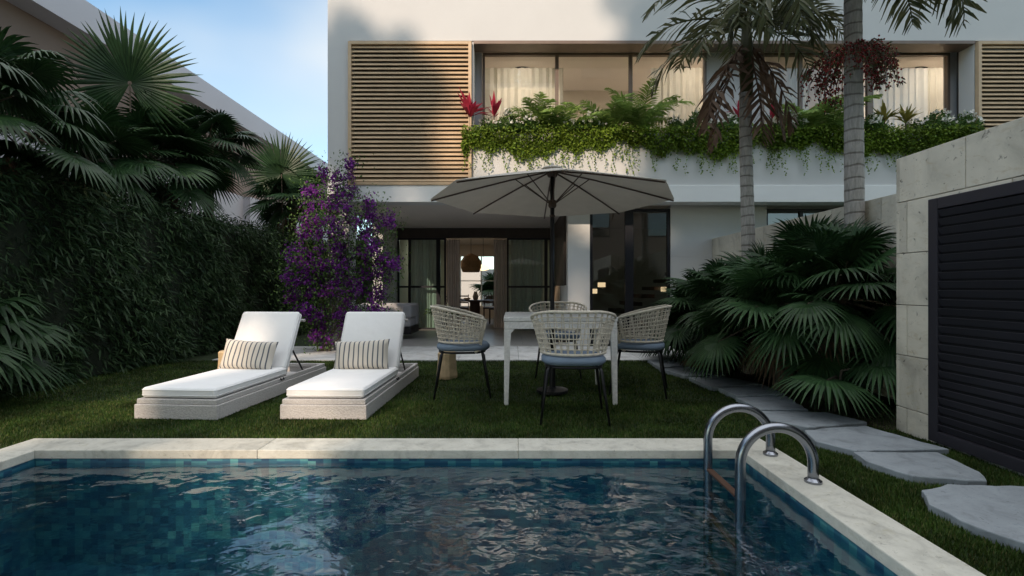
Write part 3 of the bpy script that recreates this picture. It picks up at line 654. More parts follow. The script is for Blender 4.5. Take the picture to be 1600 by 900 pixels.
# ------------------------------------------------------------ left fan palms
grpL = 'fan palms along the hedge on the left'
fan_palm(-5.5, 5.0, 0, 2.8, 36, .50, 'large dark fan palm at the left edge of the picture', grpL, el=(-22, 75), pet=.9, droop=0.39, n=39)
fan_palm(-5.9, 7.9, 0, 3.1, 32, .62, 'tallest fan palm behind the hedge with its big round fan against the sky', grpL, el=(-30, 60), pet=.85, n=41, droop=0.21)
fan_palm(-5.12, 4.25, 0, .50, 7, .52, 'low fan palm in front of the hedge at the left edge of the picture', grpL, el=(-5, 60), pet=.62, az=(-50, 60), droop=0.52, n=33, trunk=.07)
fan_palm(-5.55, 8.9, 0, 3.7, 18, .50, 'fan palm behind the hedge with a pale lit stalk, right of the tallest one', grpL, el=(-35, 65), pet=.6, n=39, droop=0.24)
fan_palm(-5.15, 11.4, 0, 3.15, 28, .56, 'fan palm between the hedge end and the house column', grpL, el=(-50, 75), pet=.7, n=39, droop=0.21, mat='palm_mid')
fan_palm(-5.85, 6.7, 0, 2.8, 22, .50, 'fan palm behind the hedge between the left edge and the tallest fan', grpL, el=(-30, 70), pet=.7, n=40, droop=.25)
def big_fan(c, d, nrm, r, lab):
    root = empty('fan_leaf_palm', (c[0], c[1]+.12, 0), lab, 'fan palm', grpL)
    Lv = Leaves(); cc = Vector((c[0], c[1], c[2])) - Vector((c[0], c[1]+.12, 0)); fan(Lv, cc, d, nrm, r, n=56, span=150, droop=0.04); Lv.build('foliage', M['palm_dark'], root)
    s = MB(); s.tube([(0,0,0), (.02,.0,1.0), cc*.75, cc], [.03, .025, .015, .01], 6); s.build('leaf_stalk', M['bark'], root)
big_fan((GX(203, 7.3), 7.3, GZ(130, 7.3)), (.05, -.15, 1), (.15, -1, .1), 1.08, 'single big upright round fan leaf against the white roof edge')
big_fan((GX(440, 10.8), 10.8, GZ(272, 10.8)), (.1, -.1, 1), (.3, -1, .15), .95, 'upright round fan leaf beside the house column')

# ------------------------------------------------------------ right planting bed
bp_ = [(2.02, 7.12), (2.55, 7.5), (3.64, 7.5), (3.64, 3.72), (2.8, 3.66), (2.62, 4.3), (2.35, 5.3), (2.1, 6.3)]
b = MB(); b.prism(bp_, -.03, -.012); tag(b.build('planting_bed', M['soil']), kind='structure')
grpR = 'fan palms in the bed beside the stone wall'
fan_palm(3.02, 4.55, 0, .95, 35, 0.43, 'nearest fan palm of the right bed, against the stone wall corner', grpR, el=(-40, 82), pet=.62, droop=0.32, trunk=.10, n=39)
fan_palm(2.75, 4.95, 0, .75, 32, 0.45, 'fan palm in the middle of the right bed with fans over the path', grpR, el=(-35, 82), pet=.62, droop=0.28, trunk=.08, mat='palm_mid', n=39)
fan_palm(3.05, 5.8, 0, .78, 36, 0.48, 'fan palm between the two tall trunks', grpR, el=(-40, 85), pet=.65, droop=0.24, n=36)
fan_palm(2.68, 6.1, 0, .72, 35, 0.43, 'fan palm left of the thinner tall trunk', grpR, el=(-35, 85), pet=.6, droop=0.28, n=36)
fan_palm(2.78, 7.05, 0, .62, 35, 0.43, 'farthest fan palm of the right bed, beside the white terrace', grpR, el=(-30, 85), pet=.55, droop=0.21, n=33)
fan_palm(3.25, 6.9, 0, .6, 35, 0.48, 'fan palm at the back of the bed against the far stone wall', grpR, el=(-20, 85), pet=.6, droop=0.21, n=33)
fan_palm(3.2, 5.2, 0, 1.05, 21, 0.48, 'tallest fan palm of the bed below the thicker trunk', grpR, el=(0, 85), pet=.55, droop=0.14, n=39)
fan_palm(2.55, 6.5, 0, .35, 18, 0.40, 'lowest fan palm spreading over the far path slabs', grpR, el=(-5, 75), pet=.5, droop=0.39, n=33)
# the drooping front leaf
root = empty('fan_leaf_palm', (2.75, 4.15, 0), 'drooping light green fan leaf hanging over the path slabs', 'fan palm')
Lv = Leaves(); c = Vector((GX(1293, 3.95), 3.95, GZ(594, 3.95))) - Vector((2.75, 4.15, 0))
fan(Lv, c, (-.45, -.8, .05), (-.1, -.42, 1), .48, n=44, span=150, droop=0.39)
c2 = Vector((GX(1375, 3.95), 3.95, GZ(570, 3.95))) - Vector((2.75, 4.15, 0)); fan(Lv, c2, (.1, -.9, -.1), (0, -.3, 1), .34, n=33, span=140, droop=0.63)
Lv.build('foliage', M['palm_mid'], root); b = MB(); b.tube([(0,0,0), (-.0,-.02,.30), c], [.018,.012,.008], 6); b.tube([(0,0,0), (.05,-.02,.35), c2], [.018,.012,.008], 6); b.build('leaf_stalk', M['bark'], root)

rng = np.random.default_rng(33)
# ------------------------------------------------------------ two tall palms
def palm_trunk(b, x0, x1, h, r, seg=46):
    pts = []; rs = []
    for i in range(seg+1):
        t_ = i/seg; pts.append((x0*(1-t_)+x1*t_ + .015*math.sin(t_*5), .0, h*t_)); rs.append(r*(1.12-.22*t_)*(1+(.035 if i % 2 else 0)))
    b.tube(pts, rs, 16)
TD = 6.0; tx = GX(1169, TD)
root = empty('feather_palm', (tx, TD, 0), 'thinner tall palm with dark drooping fronds in front of the balcony', 'palm tree', 'tall palms beside the stone wall')
b = MB(); palm_trunk(b, 0, -.02, 3.45, .076); b.build('trunk', M['ringed'], root, smooth=True)
b = MB(); b.tube([(-.02,0,3.4), (-.02,0,3.8), (-.02,0,4.4)], [.07, .085, .045], 12); b.build('crownshaft', M['frond'], root, smooth=True)
Lv = Leaves(); st = MB(); top = (-.02, 0, 4.28)
for k, (a, e, ln, dr) in enumerate([(178,22,1.5,1.5), (160,5,1.4,1.4), (200,38,1.6,1.7), (215,10,1.3,1.8), (0,35,1.3,1.6), (15,10,1.2,1.5), (-20,25,1.4,1.9), (-38,0,1.2,1.6), (240,30,1.3,2.2), (75,45,1.3,1.5), (110,40,1.4,1.6), (300,15,1.1,2.0)]):
    feather(Lv, st, top, R(a), R(e), ln, dr, nl=22, ll=.46, lw=.038, hang=.10, twist=.6)
Lv.build('crown', M['frond'], root); st.build('frond_stalk', M['frond'], root)
Lv = Leaves(); st = MB()
for (a, e, ln, dr) in [(200,-45,1.35,.7), (185,-62,1.4,.4), (350,-50,1.25,.6), (330,-62,1.3,.4), (290,-72,1.35,.3), (165,-50,1.15,.6)]:
    feather(Lv, st, (-.02, 0, 4.1), R(a), R(e), ln, dr, nl=17, ll=.42, lw=.050, hang=.15, twist=.8)
Lv.build('dry_fronds', M['frond_dry'], root); st.build('dry_frond_stalk', M['frond_dry'], root)
TD2 = 5.0; tx = GX(1331, TD2)
root = empty('feather_palm', (tx, TD2, 0), 'thicker tall palm carrying a hanging cluster of red berries', 'palm tree', 'tall palms beside the stone wall')
b = MB(); palm_trunk(b, 0, .03, 4.5, .086, 60); b.build('trunk', M['ringed'], root, smooth=True)
Lv = Leaves(); st = MB()
for (a, e, ln, dr) in [(180,10,1.5,2.2), (200,-5,1.3,1.8), (150,20,1.6,2.0), (0,15,1.6,2.0), (-30,5,1.4,2.2), (30,30,1.6,1.9), (90,45,1.6,1.8), (270,40,1.5,2.6), (230,20,1.4,2.4), (310,25,1.4,2.4), (120,40,1.6,1.7)]:
    feather(Lv, st, (.03, 0, 4.5), R(a), R(e), ln, dr, nl=32, ll=.48, lw=.038, hang=.25)
Lv.build('crown', M['frond'], root); st.build('frond_stalk', M['frond'], root)
# berries
c0 = Vector((.0, 0, GZ(92, TD2)))
s = MB(); bm = MB(); husks = Leaves(); berr = []
for k in range(90):
    a = rng.uniform(0, 2*PI); rr = rng.uniform(.18, .46); dz = rng.uniform(.05, .32); drop = rng.uniform(.15, .5)*(1 if rr > .25 else 1.2)
    p0 = c0 + Vector((.09*math.cos(a), .09*math.sin(a), .02)); p1 = c0 + Vector((rr*.6*math.cos(a), rr*.6*math.sin(a), .10-.05*rr)); p2 = c0 + Vector((rr*math.cos(a), rr*math.sin(a), -drop*.35)); p3 = p2 + Vector((.02*math.cos(a), .02*math.sin(a), -drop*.45))
    s.tube([p0, p1, p2, p3], [.007, .005, .003, .002], 4)
    for q in range(13):
        t_ = rng.uniform(0, 1); base = p1.lerp(p2, t_*2) if t_ < .5 else p2.lerp(p3, t_*2-1)
        berr.append(base + Vector(rng.normal(size=3)*.018))
ico = np.array([(0,0,1),(1,0,0),(0,1,0),(-1,0,0),(0,-1,0),(0,0,-1)], float)
q_ = []
for p in berr:
    r_ = .0115*rng.uniform(.8, 1.2); v_ = ico*r_ + np.array(p)
    for i in range(4):
        j = 1+(i+1) % 4; q_.append([v_[0], v_[1+i], v_[j], v_[j]]); q_.append([v_[5], v_[j], v_[1+i], v_[1+i]])
class _B: pass
bmv = MB()
for p in berr:
    r_ = .0125*rng.uniform(.8, 1.2); bmv.add(ico*r_ + np.array(p), [(0,1,2),(0,2,3),(0,3,4),(0,4,1),(5,2,1),(5,3,2),(5,4,3),(5,1,4)])
bmv.build('berries', M['berry'], root, smooth=True); s.build('berry_stalk', M['frond_dry'], root)
P = np.array([tuple(p) for p in berr]); k = rng.integers(0, len(P), 1300); D = unit(rng.normal(size=(1300, 3)) + (0, 0, -.6))
husks.leaves(P[k], D, side_of(D), rng.uniform(.025, .05, 1300), .016, .2); husks.build('foliage', M['frond'], root)  # these are the husks among the berries, not leaves

rng = np.random.default_rng(44)
# ------------------------------------------------------------ balcony planting
def px3(px, D): return GX(px, D)
grpF = 'ferns in the balcony planter'
def fern(px, D, z, n_, ln, lab, mat='fern'):
    root = empty('fern', (GX(px, D), D, z), lab, 'fern', grpF); Lv = Leaves(); st = MB()
    for i in range(n_):
        a = 2.399*i; e = R(rng.uniform(45, 88)); feather(Lv, st, (0,0,0), a, e, 1.22*ln*rng.uniform(.75, 1.1), rng.uniform(.9, 1.8), nl=30, ll=ln*.30, lw=.030, hang=.08)
    Lv.build('foliage', M[mat], root); st.build('leaf_stalk', M[mat], root)
FP = 8.50
for (px, z, n_, ln, lab) in [(838, 3.72, 15, .72, 'leftmost big fern of the planter, above the umbrella tip'), (878, 3.72, 10, .80, 'upright fern right of the leftmost one, above the umbrella top'), (950, 3.72, 13, .72, 'fern in front of the middle mullion of the upper left window'), (1004, 3.74, 14, .80, 'tall fern below the sheer white curtain'), (1262, 3.72, 14, .74, 'fern left of the thicker palm trunk'), (1300, 3.70, 12, .76, 'fern half behind the thicker palm trunk')]:
    fern(px, FP, z, n_, ln, lab)
def strap_plant(px, D, z, n_, ln, lab, mat, cat, name, grp):
    root = empty(name, (GX(px, D), D, z), lab, cat, grp); Lv = Leaves()
    a = rng.uniform(0, 2*PI, n_); e = np.radians(rng.uniform(20, 85, n_)); D_ = np.stack([np.cos(a)*np.cos(e), np.sin(a)*np.cos(e), np.sin(e)], 1)
    hz = rng.uniform(0, .25*ln, n_); P = np.stack([0*a, 0*a, hz], 1); S = unit(np.cross(D_, np.array((0,0,1.0)))); Ls = ln*rng.uniform(.6, 1, n_)
    m = P + D_*(Ls*.5)[:, None]; t_ = P + D_*(Ls)[:, None] - np.array((0,0,1))*(Ls*.18*np.cos(e))[:, None]; W = (ln*.16)
    Lv.quads(np.stack([P - S*W*.15, P + S*W*.15, m + S*W*.5, m - S*W*.5], 1)); Lv.quads(np.stack([m - S*W*.5, m + S*W*.5, t_ + S*.004, t_ - S*.004], 1)); Lv.build('foliage', M[mat], root)
    b = MB(); b.tube([(0,0,-.2), (0,0,.25*ln)], .012, 6); b.build('stem', M['bark'], root)
gC = 'red leaved plants in the balcony planter'
strap_plant(734, 8.30, 3.92, 26, .50, 'bright red leaved plant at the left end of the planter', 'red_leaf', 'red plant', 'cordyline', gC)
strap_plant(772, 8.30, 3.92, 16, .40, 'smaller red leaved plant leaning right beside the first one', 'red_leaf', 'red plant', 'cordyline', gC)
strap_plant(1155, 8.28, 3.95, 16, .34, 'red leaved plant just left of the thinner palm trunk', 'red_leaf', 'red plant', 'cordyline', gC)
strap_plant(1206, 8.28, 3.92, 14, .32, 'low red leaved plant right of the thinner palm trunk', 'red_leaf', 'red plant', 'cordyline', gC)
gY = 'yellow green plants in the balcony planter'
strap_plant(1382, 8.32, 3.86, 34, .36, 'yellow green plant right of the thicker palm trunk', 'yellow_leaf', 'plant', 'croton', gY)
strap_plant(1415, 8.32, 3.86, 30, .32, 'second yellow green plant, in front of the wide curtain', 'yellow_leaf', 'plant', 'croton', gY)
def shrub(px, D, z, rx, rz, n_, lab, fl=30):
    root = empty('flowering_shrub', (GX(px, D), D, z), lab, 'shrub', 'white flowering shrubs in the balcony planter'); Lv = Leaves()
    P = rdir(n_)*rng.uniform(.35, 1, n_)[:, None]**.6*np.array((rx, .27, rz)); P[:, 2] = np.abs(P[:, 2])*(.75+.3*np.sin(P[:, 0]*13)) ; D_ = unit(P/np.array((rx, .22, rz)) + rdir(n_)*.8)
    Lv.leaves(P, D_, side_of(D_), rng.uniform(.04, .075, n_), rng.uniform(.02, .032, n_), .1); Lv.build('foliage', M['shrub'], root)
    f = Leaves(); nn = np.linalg.norm(P/np.array((rx, .27, rz)), axis=1); ok = np.where((P[:, 1] < .02) & (nn > .72) & (P[:, 2] > .07))[0]; k = ok[rng.integers(0, len(ok), fl//3)]; c = P[k]*1.12
    for j in range(4):
        D_ = rdir(len(k)); f.leaves(c + np.array((0, -.03, .02)), D_, side_of(D_), .042, .04, 0)
    f.build('flowers', M['white_petal'], root)
    b = MB(); b.tube([(0,0,-.15), (0,0,.1)], .012, 6); b.build('stem', M['bark'], root)
for (px, rx, rz, lab) in [(785, .42, .32, 'white flowering shrub beside the red plants'), (818, .34, .26, 'white flowering shrub left of the leftmost big fern'), (912, .40, .30, 'white flowering shrub between the two fern groups'), (1080, .42, .36, 'dark flowering shrub right of the tall ferns'), (1130, .36, .30, 'flowering shrub left of the thinner palm trunk'), (1225, .36, .28, 'flowering shrub right of the thinner palm trunk'), (1352, .34, .28, 'flowering shrub just right of the thicker palm trunk'), (1452, .38, .34, 'white flowering shrub below the right jamb'), (1497, .36, .30, 'rightmost white flowering shrub beside the right louvre')]:
    shrub(px, 8.45, 3.74, rx, rz*1.12, 1700, lab, 90)
# trailing vine
Lv = Leaves(); x0, x1 = GX(722, FD), GX(1520, FD)
n_ = 26000; x = rng.uniform(x0, x1, n_); prof = .36 + .09*np.sin(x*2.1+1) + .06*np.sin(x*5.7) + .05*np.sin(x*13)
u = rng.uniform(0, 1, n_)**.8; z = 3.78 - u*prof + rng.normal(size=n_)*.025; y = FD - .03 - np.abs(rng.normal(size=n_))*.07*(1.15-u)
top_ = rng.uniform(0, 1, n_) < .3; y = np.where(top_, rng.uniform(FD-.05, UD-.05, n_), y); z = np.where(top_, rng.uniform(3.66, 3.86, n_), z)
D_ = unit(np.stack([rng.normal(size=n_)*.6, -.3-rng.uniform(0, .6, n_), rng.normal(size=n_)*.5-.4], 1)); Lv.leaves(np.stack([x, y, z], 1), D_, side_of(D_), rng.uniform(.035, .06, n_), rng.uniform(.028, .045, n_), .1, .5)
for k in range(210):
    xk = rng.uniform(x0, x1); ln = rng.uniform(.25, .62); m = int(ln*42); zz = 3.6 - np.linspace(0, ln, m); P = np.stack([xk + .02*np.sin(zz*20+k), np.full(m, FD-.03)-rng.uniform(0, .05, m), zz], 1)
    D_ = unit(rng.normal(size=(m, 3))*.7 + (0, -.4, -.6)); Lv.leaves(P, D_, side_of(D_), rng.uniform(.03, .05, m), rng.uniform(.022, .036, m), .1, .5)
tag(Lv.build('trailing_vine', M['vine']), 'bright green trailing creeper spilling over the front of the balcony planter', 'creeper', kind='stuff')

rng = np.random.default_rng(55)
# ------------------------------------------------------------ bougainvillea
BX, BY = -3.05, 8.1
root = empty('bougainvillea', (BX, BY, 0), 'purple flowering bougainvillea climbing the house column', 'climber')
blobs = [(545,365,55,50),(500,400,40,60),(480,450,38,55),(560,420,48,55),(590,400,22,35),(500,345,28,32),(535,300,22,18),(520,470,45,55),(575,470,32,30),(505,520,22,22),(548,330,38,28),(470,390,24,34),(462,440,18,30),(490,300,12,12),(580,440,30,34),(600,350,14,20),(525,276,9,7),(552,282,9,14),(548,262,6,8),(462,500,14,18),(612,415,12,12),(508,268,7,6),(497,300,16,12),(600,410,14,18),(570,500,14,14)]
S_ = sum(a[2]*a[3] for a in blobs); fl = Leaves(); lv = Leaves(); st = MB(); clumps = []
for (px, py, rx, rz) in blobs:
    m = int(230*rx*rz/S_*.95)+2
    for _ in range(m):
        a = rng.uniform(0, 2*PI); rr = rng.uniform(0, 1)**.5; X = px+rx*rr*math.cos(a); Y = py+rz*rr*math.sin(a); Dp = BY + rng.uniform(-.35, .2)
        clumps.append(np.array((GX(X, Dp)-BX, Dp-BY, GZ(Y, Dp))))
for c in clumps:
    if c[2] < .05: continue
    m = int(rng.integers(16, 40)); P = c + rng.normal(size=(m, 3))*.045
    for j in range(3):
        D_ = rdir(m); fl.leaves(P, D_, side_of(D_), rng.uniform(.028, .044, m), rng.uniform(.026, .040, m), .05, .5)
    m = int(rng.integers(26, 60)); P = c + rng.normal(size=(m, 3))*.13; D_ = unit(rdir(m)+(0,0,-.3)); lv.leaves(P, D_, side_of(D_), rng.uniform(.035, .06, m), rng.uniform(.018, .03, m), .1)
for k in range(13):
    c = clumps[rng.integers(0, len(clumps))]; p0 = Vector((rng.normal()*.05-.1, .0, 0)); p1 = Vector((c[0]*.3, .0, c[2]*.45)); p2 = Vector(c)
    st.tube([p0, p0.lerp(p1, .5)+Vector((rng.normal()*.04, 0, 0)), p1, p1.lerp(p2, .5)+Vector((0, rng.normal()*.05, .08)), p2], [.014, .012, .009, .006, .003], 5)
fl.build('flowers', M['purple'], root); lv.build('foliage', M['shrub'], root); st.build('stem', M['bark'], root)

# ------------------------------------------------------------ stone walls and gate
def course_wall(name, X, y0, y1, courses, lab, thick=.22, off=0.0, bl=.75, near_joint=None, tx=None):
    root = empty(name, (X, y1, 0), lab, 'stone wall')
    b = MB(); b.box(.03, thick, y0-y1, 0, -.02, courses[-1]-.004); b.build('wall_core', M['soil'] if False else simple(name+'_core', (.07, .065, .06), .9), root)
    b = MB(); z0 = -.02
    for i, z1 in enumerate(courses):
        j = y1 - (near_joint[i % len(near_joint)] if near_joint else (off + (bl/2 if i % 2 else 0))); ys = [y1]; 
        while j > y0+.08: ys.append(j); j -= bl
        ys.append(y0)
        for k in range(len(ys)-1):
            b.box(0, .03 if ys[k] < y1 else .03, ys[k+1]-y1+.0025, ys[k]-y1-(.0025 if k else 0), z0+.0025, z1-.0025)
        z0 = z1
    b.box(-.001, thick+.002, -.03, .001, -.02, courses[-1]) if False else None
    o = b.build('stone_facing', M['travertine'], root, bevel=.003)
    b = MB(); z0 = -.02
    for z1 in courses: b.box(.001, thick, .0005, .03, z0+.0025, z1-.0025); z0 = z1
    b.build('wall_end', M['travertine'], root, bevel=.003)
course_wall('stone_wall', 2.89, .6, 3.63, [.169, .554, .925, 1.305, 1.686, 2.02], 'tall travertine block wall holding the dark slatted gate', near_joint=[.07, .45, .07, .45, .07, .53])
course_wall('stone_wall', 3.65, 3.7, 8.86, [.4, .79, 1.18, 1.57, 1.95], 'lower travertine wall running back to the house behind the fan palms', near_joint=[.3, .6])
b = MB(); b.box(3.12, 3.64, 3.55, 3.66, -.02, 1.95); tag(b.build('stone_wall', M['travertine']), 'short return of the stone wall behind its corner', 'stone wall')
GY1, GY0 = 3.34, 1.7; GT = 1.656
root = empty('slatted_gate', (2.875, GY1, 0), 'dark grey metal gate with horizontal slats set in the stone wall', 'gate')
b = MB(); f = .075
b.box(-.02, .03, -f, 0, .01, GT); b.box(-.02, .03, GY0-GY1, GY0-GY1+f, .01, GT); b.box(-.02, .03, GY0-GY1+f, -f, GT-f, GT); b.box(-.02, .03, GY0-GY1+f, -f, .01, .01+f)
b.build('frame', M['gate'], root, bevel=.004)
b = MB(); ns = 25; zz0 = .085; zz1 = GT-f
for k in range(ns):
    z = zz0 + (zz1-zz0)*(k+.5)/ns; b.obox((-.007, (GY0-GY1)/2, z), (0, (GY1-GY0)/2-f-.001, 0), (-.009, 0, .0215), (.003, 0, .001))
b.build('slats', M['gate'], root)
b = MB(); b.box(.0105, .0135, GY0-GY1+f, -f, .085, GT-f); b.build('gap_shade', simple('gate_shadow_panel', (.01, .01, .012), .8), root)  # near-black sheet that paints the shade in the slat gaps

# ------------------------------------------------------------ neighbour on the left
root = empty('neighbour_house', (-8, 10, 0), 'neighbouring white and brown building beyond the hedge', 'house')
b = MB(); b.box(-5, 0, -11, 16, 5.85, 6.45); b.build('parapet', M['neigh_white'], root)
b = MB(); b.box(-5, -.45, -11, 4.4, 3.75, 5.849); b.build('upper_wall', M['neigh_brown'], root)
b = MB(); b.box(-5, -.25, 4.41, 15.9, 3.75, 5.849); b.build('side_wall', M['neigh_brown'], root)
b = MB(); b.box(-5, .05, -11, 4.4, 0, 3.749); b.box(-5, .25, 4.401, 15.9, 0, 3.749); b.build('lower_wall', M['neigh_white'], root)

# ------------------------------------------------------------ pool ladder
root = empty('pool_ladder', (1.61, 2.81, 0.012), 'brushed steel pool ladder with two arched handrails on the right coping', 'ladder')
for k, yy in enumerate((-.21, .22)):
    b = MB(); pts = [(0, yy, 0), (0, yy, .06)]
    for i in range(25):
        a = PI*i/24; pts.append((-.195+.195*math.cos(a), yy, .098+.195*math.sin(a)))
    pts += [(-.39, yy, .0), (-.39, yy, -.5), (-.39, yy, -.9)]
    b.tube(pts, .027, 20); hr = b.build('handrail', M['steel'], root, smooth=True)
    b = MB(); b.lathe([(.043, 0), (.043, .012), (.032, .020), (.0275, .024)], (0, yy, 0), 24); b.build('flange', M['steel'], hr, smooth=False)
for k, z in enumerate((-.085, -.36, -.63)):
    b = MB(); b.box(-.41, -.37, -.185, .195, z-.007, z+.007); b.build('step', M['rust'], root, bevel=.004)

# ------------------------------------------------------------ loungers
def lounger(x, y, rz, lab):
    t = empty('sun_lounger', (x, y, 0), lab, 'sun lounger', 'white sun loungers on the lawn', rz)
    W = .355; L = 1.96
    b = MB(); tk = .035
    b.box(-W, W, 0, tk, -.02, .10); b.box(-W, W, L-tk, L, -.02, .10); b.box(-W, -W+tk, tk, L-tk, -.02, .10); b.box(W-tk, W, tk, L-tk, -.02, .10)
    b.build('base_frame', M['woven'], t, bevel=.006)
    b = MB(); W2 = W-.012
    b.box(-W2, W2, .012, .012+tk, .102, .142); b.box(-W2, W2, L-tk-.012, L-.012, .102, .142); b.box(-W2, -W2+tk, .012+tk, L-tk-.012, .102, .142); b.box(W2-tk, W2, .012+tk, L-tk-.012, .102, .142)
    b.build('upper_rail', M['woven'], t, bevel=.005)
    b = MB(); b.box(-W2+tk, W2-tk, .05, 1.12, .11, .138); b.box(-W2+tk, W2-tk, 1.13, L-.06, .03, .045); b.build('deck', M['woven'], t)
    def cush(b, y0, y1, z0, z1, w):
        b.box(-w, w, y0, y1, z0, z1)
    b = MB(); cush(b, .03, 1.13, .146, .232, .325); o = b.build('seat_cushion', M['cushion'], t, bevel=.028, seg=4, smooth=True)
    def loop(w_, y0, y1, fn, r_=.012): 
        pts = []
        for (cx_, cy_, a0) in ((w_-.03, y1-.03, 0), (-w_+.03, y1-.03, 90), (-w_+.03, y0+.03, 180), (w_-.03, y0+.03, 270)):
            for q in range(4): a_ = R(a0+q*30); pts.append(fn(cx_+.03*math.cos(a_), cy_+.03*math.sin(a_)))
        return pts
    for zz_ in (.170, .212):
        b = MB(); b.tube(loop(.3255, .0295, 1.1305, lambda x_, y_: (x_, y_, zz_)), .0032, 6, closed=True); b.build('piping', M['cushion'], o, smooth=True)
    # backrest
    bk = MB(); hy, hz = 1.12, .15; an = R(62); ca, sa = math.cos(an), math.sin(an); ln = .66
    def P(u, v, x_): return (x_, hy + u*ca - v*sa, hz + u*sa + v*ca)
    def slab(b, u0, u1, v0, v1, w):
        c = P((u0+u1)/2, (v0+v1)/2, 0); b.obox(c, (w, 0, 0), (0, ca*(u1-u0)/2, sa*(u1-u0)/2), (0, -sa*(v1-v0)/2, ca*(v1-v0)/2))
    slab(bk, .0, ln, -.035, -.012, .30); fr = bk.build('backrest_frame', M['woven'], t, bevel=.005)
    bk = MB(); slab(bk, .045, ln+.03, -.008, .078, .322); bc = bk.build('back_cushion', M['cushion'], t, bevel=.028, seg=4, smooth=True)
    for vv_ in (.013, .057):
        b = MB(); b.tube(loop(.3225, .0445, ln+.0305, lambda x_, u_: P(u_, vv_, x_)), .0032, 6, closed=True); b.build('piping', M['cushion'], bc, smooth=True)
    b = MB(); p = P(ln-.02, -.05, 0); b.tube([(-.34, p[1], p[2]), (.34, p[1], p[2])], .016, 10); b.build('head_bar', M['woven'], fr)
    for sx in (-1, 1):
        b = MB(); q = P(.28, -.03, 0); b.tube([(sx*.30, q[1], q[2]), (sx*.30, 1.50, .13)], .009, 8); b.build('support_strut', M['dark'], fr)
    b = MB(); b.tube([(W-.005, .95, .145), (W+.006, .95, .128), (W+.006, 1.0, .128), (W-.005, 1.0, .145)], .006, 6); b.build('catch', M['dark'], t)
    # pillow (own thing)
    pb = MB(); pw, ph, pt_ = .285, .155, .062
    def pf(u, v, s_):
        a_, c_ = u*2-1, v*2-1; ed = (1-abs(a_)**5)**.5*(1-abs(c_)**4)**.5; pin = 1-.07*(1-a_*a_)*abs(c_)**2 ; pin2 = 1-.06*(1-c_*c_)*a_*a_
        return (a_*pw*pin2, s_*pt_*ed*(1+.08*math.sin(a_*7+c_*3)), c_*ph*pin)
    pb.grid(lambda u, v: pf(u, v, -1), 22, 14); pb.grid(lambda u, v: pf(1-u, v, 1), 22, 14)
    o = pb.build('striped_pillow', M['stripe'], None, smooth=True)
    return t, o
for (x, y, rz, px_, lab, pl) in [(-2.735, 3.95, R(-4), .03, 'left white sun lounger nearer the hedge', 'striped pillow on the left lounger, nearer the hedge'), (-1.535, 3.95, R(-1.5), -.03, 'right white sun lounger nearer the dining set', 'striped pillow on the right lounger, nearer the dining set')]:
    t, o = lounger(x, y, rz, lab)
    m = Matrix.Translation((x, y, 0)) @ Matrix.Rotation(rz, 4, 'Z') @ Matrix.Translation((-.03+px_*0, 1.025, .365)) @ Matrix.Rotation(R(-20), 4, 'X') @ Matrix.Rotation(R(3)*(1 if px_ > 0 else -1), 4, 'Y')
    o.matrix_world = m; tag(o, pl, 'pillow', 'striped pillows on the loungers')

# stump stools
def stump(px, pyb, w, h, lab):
    D = GD(pyb); b = MB(); prof = []
    nseg = 14; vs = []; prof = [(1.0, 0), (1.03, .12), (.97, .3), (.92, .55), (.88, .8), (.90, .95), (.82, 1.0)]
    n = 16; rad = [1+.06*math.sin(k*2.1)+.04*math.sin(k*5.3) for k in range(n)]
    for (r_, z_) in prof:
        for k in range(n): vs.append((w/2*r_*rad[k]*math.cos(2*PI*k/n), w/2*r_*rad[k]*math.sin(2*PI*k/n), h*z_-.02))
    m = len(prof); fs = [(i*n+k, i*n+(k+1) % n, (i+1)*n+(k+1) % n, (i+1)*n+k) for i in range(m-1) for k in range(n)] + [tuple(range(n))[::-1], tuple(range((m-1)*n, m*n))]
    b.add(vs, fs); o = b.build('stump_stool', M['wood'], bevel=.004); o.location = (GX(px, D), D, 0); tag(o, lab, 'stool', 'carved wooden stump stools')
stump(698, 588, .25, .31, 'pale carved wooden stump stool behind the left rattan chair')
stump(360, 594, .26, .36, 'honey coloured wooden stump stool behind the striped pillow of the left lounger')

# ------------------------------------------------------------ table and parasol
TX0, TX1, TY0, TY1 = -.075, .965, 4.43, 5.40
t = empty('garden_table', ((TX0+TX1)/2, (TY0+TY1)/2, 0), 'pale speckled square garden table under the parasol', 'table')
hx_, hy_ = (TX1-TX0)/2, (TY1-TY0)/2
b = MB(); b.box(-hx_, hx_, -hy_, hy_, .745, .785); b.build('table_top', M['table'], t, bevel=.006)
b = MB(); 
for s_ in (-1, 1): b.box(-hx_+.005, hx_-.005, s_*(hy_-.02)-.015, s_*(hy_-.02)+.015, .675, .7445)
for s_ in (-1, 1): b.box(s_*(hx_-.02)-.015, s_*(hx_-.02)+.015, -hy_+.036, hy_-.036, .675, .7445)
b.build('apron', M['table'], t, bevel=.004)
for sx in (-1, 1):
    for sy in (-1, 1):
        b = MB(); prof = [(-.02, .042), (.55, .060), (.64, .068), (.672, .10)]
        vs = []
        for (z, wd) in prof:
            x0, x1 = sorted((sx*(hx_-.003), sx*(hx_-wd))); y0, y1 = sorted((sy*(hy_-.003), sy*(hy_-min(wd, .07)))); vs += [(x0,y0,z),(x1,y0,z),(x1,y1,z),(x0,y1,z)]
        fs = [(3,2,1,0), (12,13,14,15)] + [(i*4+k, i*4+(k+1) % 4, (i+1)*4+(k+1) % 4, (i+1)*4+k) for i in range(3) for k in range(4)]
        b.add(vs, fs); b.build('leg', M['table'], t, bevel=.004)
UX, UY = GX(863, 4.93), 4.93
t = empty('parasol', (UX, UY, 0), 'big grey octagonal parasol standing through the garden table', 'parasol')
